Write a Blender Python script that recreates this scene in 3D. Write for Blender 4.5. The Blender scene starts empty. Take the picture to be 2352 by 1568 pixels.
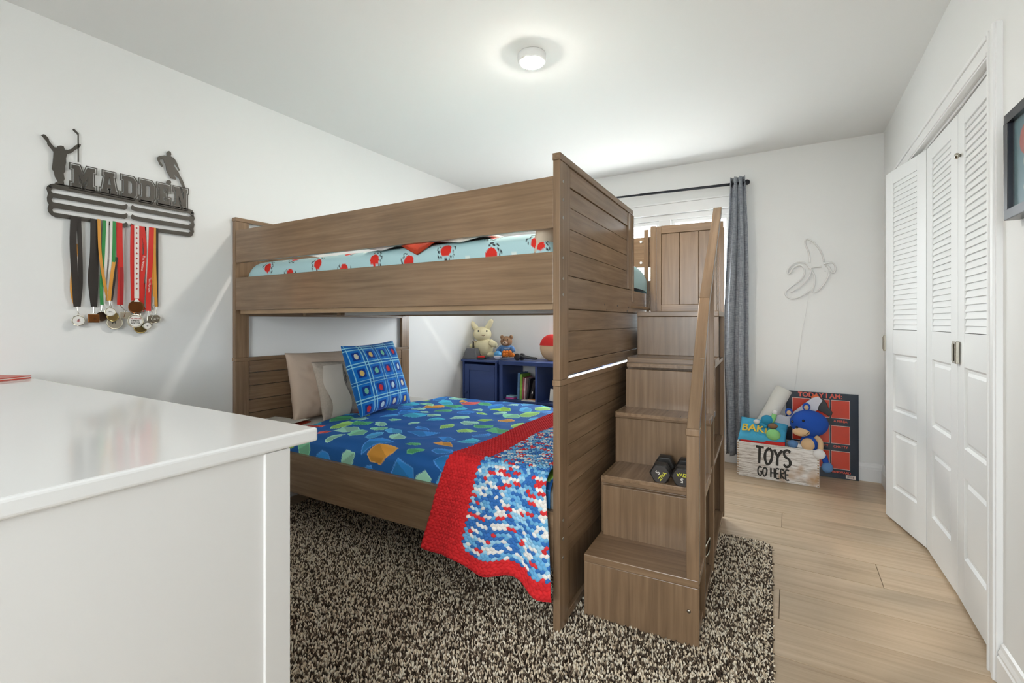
import bpy, bmesh, math, random
import numpy as np
from mathutils import Vector, Matrix, noise

random.seed(7)
rng = np.random.default_rng(7)
PI = math.pi
scene = bpy.context.scene
COL = scene.collection

# ------------------------------------------------------------------ camera
FPX, YAW, V0, CAMH = 1082.0, math.radians(30.37), 738.0, 1.125
cam = bpy.data.cameras.new('camera')
cam.sensor_width = 36.0
cam.lens = 36.0 * FPX / 2352.0
cam.shift_y = -(784.0 - V0) / 2352.0
cam.clip_start = 0.02
camo = bpy.data.objects.new('camera', cam)
COL.objects.link(camo)
camo.location = (0, 0, CAMH)
camo.rotation_euler = (PI / 2, 0, YAW)
scene.camera = camo

# ------------------------------------------------------------------ world, light, exposure
world = bpy.data.worlds.new('daylight')
scene.world = world
world.use_nodes = True
bg = world.node_tree.nodes['Background']
bg.inputs[0].default_value = (0.93, 0.97, 1.0, 1)
bg.inputs[1].default_value = 7.0

def portal(name, loc, rot, sx, sy):
    l = bpy.data.lights.new(name, 'AREA')
    l.shape = 'RECTANGLE'; l.size = sx; l.size_y = sy
    l.cycles.is_portal = True
    o = bpy.data.objects.new(name, l); COL.objects.link(o)
    o.location = loc; o.rotation_euler = rot
WIN = (-1.92, -0.36, 0.98, 2.04)          # back window opening  x0 x1 z0 z1
FILL_WIN = (-0.95, 0.45, 0.75, 2.10)          # opening of the unseen rear window, added for fill daylight
portal('window_portal', ((WIN[0] + WIN[1]) / 2, 4.26, (WIN[2] + WIN[3]) / 2), (-PI / 2, 0, 0), WIN[1] - WIN[0], WIN[3] - WIN[2])
portal('fill_portal', ((FILL_WIN[0] + FILL_WIN[1]) / 2, -1.62, (FILL_WIN[2] + FILL_WIN[3]) / 2), (PI / 2, 0, 0), FILL_WIN[1] - FILL_WIN[0], FILL_WIN[3] - FILL_WIN[2])

vs = scene.view_settings
vs.view_transform = 'Standard'
vs.look = 'None'
vs.gamma = 1.0
vs.use_curve_mapping = False
vs.exposure = 1.2

# ------------------------------------------------------------------ pixel -> plane helpers (photo measured on real planes)
S_, C_ = math.sin(YAW), math.cos(YAW)
def ray(u, v):
    a = (u - 1176.0) / FPX; b = (V0 - v) / FPX
    return (-S_ + C_ * a, C_ + S_ * a, b)
def onX(u, v, X):
    r = ray(u, v); t = X / r[0]
    return (X, r[1] * t, r[2] * t + CAMH)
def onY(u, v, Y):
    r = ray(u, v); t = Y / r[1]
    return (r[0] * t, Y, r[2] * t + CAMH)
def onZ(u, v, Z):
    r = ray(u, v); t = (Z - CAMH) / r[2]
    return (r[0] * t, r[1] * t, Z)

# ------------------------------------------------------------------ colours and materials
def lin(c):
    c = c / 255.0
    return c / 12.92 if c <= 0.04045 else ((c + 0.055) / 1.055) ** 2.4
def rgb(h):
    h = h.lstrip('#')
    return (lin(int(h[0:2], 16)), lin(int(h[2:4], 16)), lin(int(h[4:6], 16)), 1.0)

MATS = {}
def new_mat(name):
    m = bpy.data.materials.new(name); m.use_nodes = True
    nt = m.node_tree
    b = nt.nodes['Principled BSDF']
    MATS[name] = m
    return m, nt, b
def N(nt, t, **kw):
    n = nt.nodes.new(t)
    for k, v in kw.items():
        setattr(n, k, v)
    return n
def plain(name, hexc, rough=0.5, metal=0.0, spec=0.5, bump=0.0, bscale=200.0, var=0.0, vscale=6.0, coat=0.0):
    m, nt, b = new_mat(name)
    b.inputs['Base Color'].default_value = rgb(hexc)
    b.inputs['Roughness'].default_value = rough
    b.inputs['Metallic'].default_value = metal
    b.inputs['Specular IOR Level'].default_value = spec
    b.inputs['Coat Weight'].default_value = coat
    tc = N(nt, 'ShaderNodeTexCoord')
    if var > 0:
        n = N(nt, 'ShaderNodeTexNoise'); n.inputs['Scale'].default_value = vscale; n.inputs['Detail'].default_value = 4
        nt.links.new(tc.outputs['Object'], n.inputs['Vector'])
        mx = N(nt, 'ShaderNodeMixRGB'); mx.blend_type = 'MULTIPLY'
        mx.inputs['Color1'].default_value = rgb(hexc)
        cr = N(nt, 'ShaderNodeValToRGB')
        cr.color_ramp.elements[0].color = (1 - var, 1 - var, 1 - var, 1); cr.color_ramp.elements[0].position = 0.3
        cr.color_ramp.elements[1].color = (1 + var * .3,) * 3 + (1,); cr.color_ramp.elements[1].position = 0.7
        nt.links.new(n.outputs['Fac'], cr.inputs['Fac'])
        nt.links.new(cr.outputs['Color'], mx.inputs['Color2'])
        mx.inputs['Fac'].default_value = 1.0
        nt.links.new(mx.outputs['Color'], b.inputs['Base Color'])
    if bump > 0:
        n2 = N(nt, 'ShaderNodeTexNoise'); n2.inputs['Scale'].default_value = bscale; n2.inputs['Detail'].default_value = 3
        nt.links.new(tc.outputs['Object'], n2.inputs['Vector'])
        bp = N(nt, 'ShaderNodeBump'); bp.inputs['Strength'].default_value = bump; bp.inputs['Distance'].default_value = 0.002
        nt.links.new(n2.outputs['Fac'], bp.inputs['Height'])
        nt.links.new(bp.outputs['Normal'], b.inputs['Normal'])
    return m
def wood(name, dark, mid, light, axis, rough=0.33, stretch=14.0, scale=3.0, rand=True, tone=0.0, bump=0.12):
    """streaky wood with grain along axis 0/1/2 in object space"""
    m, nt, b = new_mat(name)
    tc = N(nt, 'ShaderNodeTexCoord')
    mp = N(nt, 'ShaderNodeMapping')
    sc = [stretch] * 3; sc[axis] = 1.0
    mp.inputs['Scale'].default_value = sc
    oi = N(nt, 'ShaderNodeObjectInfo')
    if rand:
        mu = N(nt, 'ShaderNodeMath', operation='MULTIPLY'); mu.inputs[1].default_value = 37.0
        nt.links.new(oi.outputs['Random'], mu.inputs[0])
        ad = N(nt, 'ShaderNodeVectorMath', operation='ADD')
        nt.links.new(tc.outputs['Object'], ad.inputs[0]); nt.links.new(mu.outputs[0], ad.inputs[1])
        nt.links.new(ad.outputs[0], mp.inputs['Vector'])
    else:
        nt.links.new(tc.outputs['Object'], mp.inputs['Vector'])
    n1 = N(nt, 'ShaderNodeTexNoise'); n1.inputs['Scale'].default_value = scale; n1.inputs['Detail'].default_value = 7
    n1.inputs['Roughness'].default_value = 0.6; n1.inputs['Distortion'].default_value = 0.4
    nt.links.new(mp.outputs[0], n1.inputs['Vector'])
    cr = N(nt, 'ShaderNodeValToRGB')
    e = cr.color_ramp.elements
    e[0].position = 0.28; e[0].color = rgb(dark)
    e[1].position = 0.72; e[1].color = rgb(light)
    e2 = e.new(0.5); e2.color = rgb(mid)
    nt.links.new(n1.outputs['Fac'], cr.inputs['Fac'])
    out = cr.outputs['Color']
    n2 = N(nt, 'ShaderNodeTexNoise'); n2.inputs['Scale'].default_value = 2.2; n2.inputs['Detail'].default_value = 3
    src = ad.outputs[0] if rand else tc.outputs['Object']
    nt.links.new(src, n2.inputs['Vector'])
    c2 = N(nt, 'ShaderNodeValToRGB')
    c2.color_ramp.elements[0].position = .3; c2.color_ramp.elements[0].color = (.84, .84, .82, 1)
    c2.color_ramp.elements[1].position = .7; c2.color_ramp.elements[1].color = (1.1, 1.08, 1.06, 1)
    nt.links.new(n2.outputs['Fac'], c2.inputs['Fac'])
    mx = N(nt, 'ShaderNodeMixRGB'); mx.blend_type = 'MULTIPLY'; mx.inputs['Fac'].default_value = 1
    nt.links.new(out, mx.inputs['Color1']); nt.links.new(c2.outputs['Color'], mx.inputs['Color2'])
    out = mx.outputs['Color']
    if tone > 0:
        mr = N(nt, 'ShaderNodeMapRange'); mr.inputs['To Min'].default_value = 1 - tone; mr.inputs['To Max'].default_value = 1 + tone
        nt.links.new(oi.outputs['Random'], mr.inputs['Value'])
        m3 = N(nt, 'ShaderNodeVectorMath', operation='SCALE')
        nt.links.new(out, m3.inputs[0]); nt.links.new(mr.outputs[0], m3.inputs['Scale'])
        out = m3.outputs[0]
    nt.links.new(out, b.inputs['Base Color'])
    b.inputs['Roughness'].default_value = rough
    bp = N(nt, 'ShaderNodeBump'); bp.inputs['Strength'].default_value = bump; bp.inputs['Distance'].default_value = 0.001
    nt.links.new(n1.outputs['Fac'], bp.inputs['Height']); nt.links.new(bp.outputs['Normal'], b.inputs['Normal'])
    return m
def attr_mat(name, rough=0.8, bump=0.0, bscale=300.0, sheen=0.0):
    m, nt, b = new_mat(name)
    a = N(nt, 'ShaderNodeAttribute'); a.attribute_name = 'Col'
    nt.links.new(a.outputs['Color'], b.inputs['Base Color'])
    b.inputs['Roughness'].default_value = rough
    b.inputs['Specular IOR Level'].default_value = 0.2
    b.inputs['Sheen Weight'].default_value = sheen
    if bump > 0:
        tc = N(nt, 'ShaderNodeTexCoord')
        n2 = N(nt, 'ShaderNodeTexNoise'); n2.inputs['Scale'].default_value = bscale
        nt.links.new(tc.outputs['Object'], n2.inputs['Vector'])
        bp = N(nt, 'ShaderNodeBump'); bp.inputs['Strength'].default_value = bump; bp.inputs['Distance'].default_value = 0.002
        nt.links.new(n2.outputs['Fac'], bp.inputs['Height']); nt.links.new(bp.outputs['Normal'], b.inputs['Normal'])
    return m
def emit(name, hexc, strength):
    m, nt, b = new_mat(name)
    b.inputs['Base Color'].default_value = rgb(hexc)
    b.inputs['Emission Color'].default_value = rgb(hexc)
    b.inputs['Emission Strength'].default_value = strength
    return m
def glass(name):
    m, nt, b = new_mat(name)
    nt.nodes.remove(b)
    out = nt.nodes['Material Output']
    tr = N(nt, 'ShaderNodeBsdfTransparent'); tr.inputs[0].default_value = (.97, .985, .99, 1)
    gl = N(nt, 'ShaderNodeBsdfGlossy'); gl.inputs['Roughness'].default_value = 0.02
    mx = N(nt, 'ShaderNodeMixShader'); mx.inputs[0].default_value = 0.05
    nt.links.new(tr.outputs[0], mx.inputs[1]); nt.links.new(gl.outputs[0], mx.inputs[2]); nt.links.new(mx.outputs[0], out.inputs[0])
    return m

plain('wall_paint', '#ebebe9', rough=0.6, bump=0.04, bscale=350, spec=.3)
plain('ceiling_paint', '#efefed', rough=0.8, bump=0.05, bscale=250, spec=.2)
plain('trim_white', '#eeeeed', rough=0.35, spec=.5)
plain('door_white', '#ecedec', rough=0.4, spec=.4)
plain('counter_white', '#dadad9', rough=0.1, spec=.5)
plain('cabinet_white', '#d4d3d1', rough=0.45, spec=.35)
wood('floor_wood', '#b39a7d', '#c5ad90', '#d1bba0', 0, rough=0.36, stretch=22, scale=1.6, tone=.05, bump=.04)
plain('floor_dark', '#5b4735', rough=.8)
WD = ('#755e48', '#886e55', '#957b61')
for i, ax in enumerate('xyz'):
    wood('wood_' + ax, *WD, i, rough=0.27, stretch=24.0, scale=2.2)
plain('wood_raw', '#a98c6c', rough=.55, var=.15)
plain('board_white', '#d8d5cf', rough=.6)
plain('metal', '#9a958c', rough=.28, metal=1.0)
plain('chrome', '#b9b4a8', rough=.15, metal=1.0)
plain('black_hole', '#14110f', rough=.7)
plain('black_rod', '#2c2f36', rough=.4, metal=.4)
plain('sign_black', '#4a4640', rough=.42, metal=.35, spec=.5)
plain('white_tube', '#e4e3e0', rough=.3)
emit('lamp_glow', '#fffaf0', 260.0)
glass('pane_glass')

# ------------------------------------------------------------------ mesh builder
class MB:
    def __init__(self):
        self.v = []; self.f = []
    def add(self, verts, faces):
        o = len(self.v)
        self.v += [tuple(p) for p in verts]
        self.f += [tuple(i + o for i in fc) for fc in faces]
        return self
    def box(self, x0, x1, y0, y1, z0, z1, M=None):
        vs_ = [(x0, y0, z0), (x1, y0, z0), (x1, y1, z0), (x0, y1, z0), (x0, y0, z1), (x1, y0, z1), (x1, y1, z1), (x0, y1, z1)]
        if M is not None:
            vs_ = [tuple(M @ Vector(p)) for p in vs_]
        return self.add(vs_, [(0, 3, 2, 1), (4, 5, 6, 7), (0, 1, 5, 4), (1, 2, 6, 5), (2, 3, 7, 6), (3, 0, 4, 7)])
    def prism(self, poly, to3, d):
        """poly: list of 2D points (ccw seen from +d); to3 maps 2D->3D; d extrusion vector"""
        n = len(poly)
        a = [Vector(to3(p)) for p in poly]; dv = Vector(d)
        b = [p + dv for p in a]
        return self.add(a + b, [tuple(range(n - 1, -1, -1)), tuple(range(n, 2 * n))] + [(i, (i + 1) % n, n + (i + 1) % n, n + i) for i in range(n)])
    def tube(self, pts, r, n=8, caps=True, closed=False):
        pts = [Vector(p) for p in pts]; m = len(pts)
        rs = r if isinstance(r, (list, tuple)) else [r] * m
        rings = []; up = None
        for i, p in enumerate(pts):
            if closed:
                t = pts[(i + 1) % m] - pts[i - 1]
            else:
                t = pts[min(i + 1, m - 1)] - pts[max(i - 1, 0)]
            t = t.normalized() if t.length > 1e-9 else Vector((0, 0, 1))
            if up is None:
                up = Vector((0, 0, 1)) if abs(t.z) < 0.9 else Vector((1, 0, 0))
            a = (up - t * up.dot(t)).normalized(); bq = t.cross(a); up = a
            rings.append([p + (a * math.cos(2 * PI * k / n) + bq * math.sin(2 * PI * k / n)) * rs[i] for k in range(n)])
        V = [q for rg in rings for q in rg]; F = []
        for i in range(m if closed else m - 1):
            j = (i + 1) % m
            for k in range(n):
                F.append((i * n + k, i * n + (k + 1) % n, j * n + (k + 1) % n, j * n + k))
        if caps and not closed:
            F.append(tuple(range(n - 1, -1, -1))); F.append(tuple((m - 1) * n + k for k in range(n)))
        return self.add(V, F)
    def cyl(self, p0, p1, r, n=20):
        return self.tube([p0, p1], r, n)
    def ball(self, c, r, nu=20, nv=12, M=None):
        r = r if isinstance(r, (list, tuple)) else (r, r, r)
        V = []; F = []
        for i in range(nv + 1):
            th = PI * i / nv
            for k in range(nu):
                ph = 2 * PI * k / nu
                q = Vector((r[0] * math.sin(th) * math.cos(ph), r[1] * math.sin(th) * math.sin(ph), r[2] * math.cos(th)))
                if M is not None: q = M @ q
                V.append((c[0] + q.x, c[1] + q.y, c[2] + q.z))
        for i in range(nv):
            for k in range(nu):
                F.append((i * nu + k, (i + 1) * nu + k, (i + 1) * nu + (k + 1) % nu, i * nu + (k + 1) % nu))
        return self.add(V, F)
    def lathe(self, prof, c, n=24, axis=2):
        """prof: (r,h) list from bottom to top"""
        V = []; F = []
        for (r, h) in prof:
            for k in range(n):
                a = 2 * PI * k / n; q = (r * math.cos(a), r * math.sin(a), h)
                if axis == 0: q = (q[2], q[0], q[1])
                elif axis == 1: q = (q[1], q[2], q[0])
                V.append((c[0] + q[0], c[1] + q[1], c[2] + q[2]))
        m = len(prof)
        for i in range(m - 1):
            for k in range(n):
                F.append((i * n + k, i * n + (k + 1) % n, (i + 1) * n + (k + 1) % n, (i + 1) * n + k))
        F.append(tuple(range(n - 1, -1, -1))); F.append(tuple((m - 1) * n + k for k in range(n)))
        return self.add(V, F)
    def grid(self, P, nu, nv, closed_u=False):
        F = []
        for j in range(nv - 1):
            for i in range(nu - 1):
                F.append((j * nu + i, j * nu + i + 1, (j + 1) * nu + i + 1, (j + 1) * nu + i))
        return self.add(P, F)
    def mesh(self, name, bevel=0.0, segs=2, smooth=False, weld=True):
        me = bpy.data.meshes.new(name)
        me.from_pydata(self.v, [], self.f)
        if bevel > 0 or weld:
            bm = bmesh.new(); bm.from_mesh(me)
            if weld: bmesh.ops.remove_doubles(bm, verts=bm.verts, dist=1e-6)
            if bevel > 0:
                ed = [e for e in bm.edges if len(e.link_faces) == 2 and e.calc_face_angle(0) > 0.5]
                bmesh.ops.bevel(bm, geom=ed, offset=bevel, segments=segs, affect='EDGES', profile=0.5, clamp_overlap=True)
            bm.to_mesh(me); bm.free()
        if smooth:
            me.polygons.foreach_set('use_smooth', [True] * len(me.polygons))
        return me

def root_mat(o):
    return Matrix.Translation(o.location) @ Matrix.Rotation(o.rotation_euler[2], 4, 'Z')
def put(name, me, m, parent=None, world=True, kind=None, label=None):
    """link mesh as object; world=True means coordinates were given in world space"""
    if m is not None:
        me.materials.clear(); me.materials.append(MATS[m])
    o = bpy.data.objects.new(name, me); COL.objects.link(o)
    if parent is not None:
        o.parent = parent
        if world:
            r = parent
            while r.parent is not None: r = r.parent
            me.transform(root_mat(r).inverted())
    if kind: o['kind'] = kind
    if label: o['label'] = label
    return o
def part(mb, name, m, parent, world=True, bevel=0.0, smooth=False, segs=2, label=None, kind=None):
    return put(name, mb.mesh(name, bevel, segs, smooth), m, parent, world, kind, label)
def sub(mb, name, m, parent, root, world=True, bevel=0.0, smooth=False, label=None):
    """a sub-part: parent is a part of root (part sits at the root's origin)"""
    return put(name, mb.mesh(name, bevel, 2, smooth), m, parent, world, None, label)
def tag(o, label, cat, group=None):
    o['label'] = label; o['category'] = cat
    if group: o['group'] = group
    return o
def thing(name, label, cat, loc=(0, 0, 0), rotz=0.0, group=None):
    o = bpy.data.objects.new(name, None); COL.objects.link(o)
    o.empty_display_size = 0.05
    o.location = loc; o.rotation_euler = (0, 0, rotz)
    return tag(o, label, cat, group)
def struct(name, mb, m, label, cat, bevel=0.0, parent=None):
    me = mb.mesh(name, bevel)
    o = put(name, me, m, parent)
    if parent is None:
        o['kind'] = 'structure'; tag(o, label, cat)
    return o
def colour_attr(me, cols, domain='POINT'):
    a = me.color_attributes.new('Col', 'FLOAT_COLOR', domain)
    c = np.ones((len(cols), 4), dtype=np.float32); c[:, :3] = cols[:, :3]
    a.data.foreach_set('color', c.ravel())
def curve_mesh(loops, depth):
    """filled 2D outline (first loop outside, others holes) extruded; returns verts, faces in local xy, z in +-depth/2"""
    cu = bpy.data.curves.new('tmp', 'CURVE'); cu.dimensions = '2D'; cu.fill_mode = 'BOTH'; cu.extrude = depth / 2
    for lp in loops:
        s = cu.splines.new('POLY'); s.points.add(len(lp) - 1)
        for p, q in zip(s.points, lp): p.co = (q[0], q[1], 0, 1)
        s.use_cyclic_u = True
    return _conv(cu)
def text_mesh(txt, size, depth, align='CENTER', bold=0.0, shear=0.0, spacing=1.0):
    cu = bpy.data.curves.new('tmp', 'FONT'); cu.body = txt; cu.size = size; cu.extrude = depth / 2
    cu.align_x = align; cu.align_y = 'CENTER'; cu.offset = bold; cu.shear = shear; cu.space_character = spacing
    cu.resolution_u = 4
    return _conv(cu)
def _conv(cu):
    o = bpy.data.objects.new('tmp', cu); COL.objects.link(o)
    dg = bpy.context.evaluated_depsgraph_get()
    me = bpy.data.meshes.new_from_object(o.evaluated_get(dg))
    V = [tuple(v.co) for v in me.vertices]; F = [tuple(p.vertices) for p in me.polygons]
    bpy.data.objects.remove(o); bpy.data.curves.remove(cu); bpy.data.meshes.remove(me)
    return V, F
def place(VF, fn):
    mb = MB(); mb.add([fn(p) for p in VF[0]], VF[1]); return mb
def rotm(rx=0, ry=0, rz=0):
    return Matrix.Rotation(rz, 4, 'Z') @ Matrix.Rotation(ry, 4, 'Y') @ Matrix.Rotation(rx, 4, 'X')
def lerp(a, b, t): return a + (b - a) * t
def smoothpath(pts, n=6):
    """Catmull-Rom through pts"""
    P = [Vector(p) for p in pts]; out = []
    for i in range(len(P) - 1):
        p0 = P[max(i - 1, 0)]; p1 = P[i]; p2 = P[i + 1]; p3 = P[min(i + 2, len(P) - 1)]
        for k in range(n):
            t = k / n
            out.append(0.5 * ((2 * p1) + (p2 - p0) * t + (2 * p0 - 5 * p1 + 4 * p2 - p3) * t * t + (3 * p1 - p0 - 3 * p2 + p3) * t ** 3))
    out.append(P[-1]); return out
def offset_poly(poly, d):
    n = len(poly); out = []
    area = sum(poly[i][0] * poly[(i + 1) % n][1] - poly[(i + 1) % n][0] * poly[i][1] for i in range(n))
    sgn = 1 if area > 0 else -1
    for i in range(n):
        p0 = Vector(poly[i - 1]); p1 = Vector(poly[i]); p2 = Vector(poly[(i + 1) % n])
        a = (p1 - p0).normalized(); b = (p2 - p1).normalized()
        na = Vector((a.y, -a.x)) * sgn; nb = Vector((b.y, -b.x)) * sgn
        m = na + nb
        if m.length < 1e-6: out.append(tuple(p1 + na * d)); continue
        m.normalize(); k = d / max(m.dot(na), 0.45)
        out.append((p1.x + m.x * k, p1.y + m.y * k))
    return out

# ================================================================== THE ROOM
XL, XR, YB, YF, HC = -2.77, 0.575, 4.14, -1.5, 2.44
# floor with planks
fl = struct('floor', MB().box(XL - .1, 1.3, YF - .1, YB + .1, -.06, -.005), 'floor_dark', 'light oak plank floor of the bedroom', 'floor')
PW = 0.2287
cache = {}
for k in range(-16, 11):
    y0 = 2.051 + PW * k; y1 = min(y0 + PW, YB)
    y0 = max(y0, YF)
    if y1 - y0 < .01: continue
    j = -0.03 if k in (0, 4) else [-0.80, 0.66, -1.15, 0.70, -0.66, -0.95, 0.8][k % 7]
    xs = [XL]; x = j - 1.5 * 4
    while x < 1.25:
        if x > XL + .05: xs.append(x)
        x += 1.5
    xs.append(1.25)
    for a, b in zip(xs[:-1], xs[1:]):
        key = (round(b - a, 3), round(y1 - y0, 3))
        if key not in cache:
            cache[key] = MB().box(.001, b - a - .001, .001, y1 - y0 - .001, -.006, 0).mesh('plank', 0.0008, 1)
            cache[key].materials.append(MATS['floor_wood'])
        o = bpy.data.objects.new('plank', cache[key]); COL.objects.link(o)
        o.parent = fl; o.location = (a, y0, 0)
# ceiling and walls
struct('ceiling', MB().box(XL - .1, 1.3, YF - .1, YB + .1, HC, HC + .1), 'ceiling_paint', 'smooth white painted ceiling', 'ceiling')
struct('wall_left', MB().box(XL - .1, XL, YF - .1, YB + .1, 0, HC), 'wall_paint', 'white painted wall behind the bunk bed head', 'wall')
wb = MB()
wb.box(XL, WIN[0], YB, YB + .12, 0, HC).box(WIN[1], 1.3, YB, YB + .12, 0, HC)
wb.box(WIN[0], WIN[1], YB, YB + .12, 0, WIN[2]).box(WIN[0], WIN[1], YB, YB + .12, WIN[3], HC)
struct('wall_back', wb, 'wall_paint', 'white painted wall with the window and neon sign', 'wall')
CY0, CY1, CZ = 2.10, 3.87, 1.985      # closet opening
wr = MB()
wr.box(XR, XR + .1, YF, CY0, 0, HC).box(XR, XR + .1, CY1, YB, 0, HC).box(XR, XR + .1, CY0, CY1, CZ, HC)
struct('wall_right', wr, 'wall_paint', 'white painted wall with the closet opening', 'wall')
struct('wall_closet', MB().box(1.2, 1.3, 1.9, YB, 0, HC).box(XR + .1, 1.2, 1.85, 1.9, 0, HC), 'wall_paint', 'inside wall of the closet behind the folding doors', 'wall')
wf = MB()
wf.box(XL, FILL_WIN[0], YF - .12, YF, 0, HC).box(FILL_WIN[1], 1.3, YF - .12, YF, 0, HC)
wf.box(FILL_WIN[0], FILL_WIN[1], YF - .12, YF, 0, FILL_WIN[2]).box(FILL_WIN[0], FILL_WIN[1], YF - .12, YF, FILL_WIN[3], HC)
struct('wall_rear', wf, 'wall_paint', 'white painted wall opposite the curtained window', 'wall')

def baseboard(name, label, a, b, nrm):
    """profile swept from a to b; nrm points into the room"""
    prof = [(0, 0), (.016, 0), (.016, .085), (.012, .09), (.013, .1), (.008, .112), (.006, .125), (0, .13)]
    A = Vector((a[0], a[1], 0)); B = Vector((b[0], b[1], 0)); n = Vector((nrm[0], nrm[1], 0))
    V = [A + n * p + Vector((0, 0, q)) for p, q in prof] + [B + n * p + Vector((0, 0, q)) for p, q in prof]
    m = len(prof)
    F = [(i, (i + 1) % m, m + (i + 1) % m, m + i) for i in range(m)] + [tuple(range(m - 1, -1, -1)), tuple(range(m, 2 * m))]
    mb = MB().add(V, F)
    struct(name, mb, 'trim_white', label, 'baseboard')
baseboard('baseboard_back', 'white moulded baseboard below the neon banana sign', (XL, YB), (XR, YB), (0, -1))
baseboard('baseboard_left', 'white moulded baseboard along the medal wall', (XL, YF), (XL, YB), (1, 0))
baseboard('baseboard_right', 'white moulded baseboard below the framed picture', (XR, YF), (XR, CY0 - .075), (-1, 0))
baseboard('baseboard_corner', 'short white baseboard between closet and back wall', (XR, CY1 + .075), (XR, YB), (-1, 0))

plain('bounce_ground', '#cfcdc8', rough=.95, var=.2, vscale=.5)  # unseen ground, added to block sky light from below and bounce some up
gmb = MB()
for (xa, xb_, ya, yb_) in ((-30, 30, YB + .3, 40), (-30, 30, -40, YF - .3)):
    gmb.box(xa, xb_, ya, yb_, -.5, -.35)
struct('added_ground', gmb, 'bounce_ground', 'unseen pale ground added outside to temper and bounce window light', 'ground')

# closet casing (trim) and jamb
def casing(name, label, y0, y1, z0, z1, vertical=True):
    mb = MB().box(XR - .016, XR + .002, y0, y1, z0, z1)
    if vertical: mb.box(XR - .022, XR - .014, y0 + .006, y0 + .022, z0, z1).box(XR - .02, XR - .014, y1 - .018, y1 - .006, z0, z1)
    else: mb.box(XR - .022, XR - .014, y0, y1, z1 - .022, z1 - .006).box(XR - .02, XR - .014, y0, y1, z0 + .006, z0 + .018)
    struct(name, mb, 'trim_white', label, 'trim', bevel=.002)
casing('trim_1', 'white upright casing of the closet nearest the framed picture', CY0 - .07, CY0 + .003, 0, 2.062)
casing('trim_2', 'white upright casing of the closet by the back corner', CY1 - .003, CY1 + .07, 0, 2.062)
casing('trim_3', 'white head casing above the closet doors', CY0 + .003, CY1 - .003, CZ - .002, 2.062, False)
struct('trim_4', MB().box(XR + .012, XR + .1, CY0 - .0, CY0 + .012, 0, CZ).box(XR + .012, XR + .1, CY1 - .012, CY1, 0, CZ).box(XR + .012, XR + .1, CY0, CY1, CZ - .012, CZ), 'trim_white', 'white jamb lining the closet opening', 'trim')
struct('trim_5', MB().box(XR + .03, XR + .055, CY0 + .013, CY1 - .013, CZ - .018, CZ - .012), 'sign_black', 'dark metal folding door track under the closet head', 'track')

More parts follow.
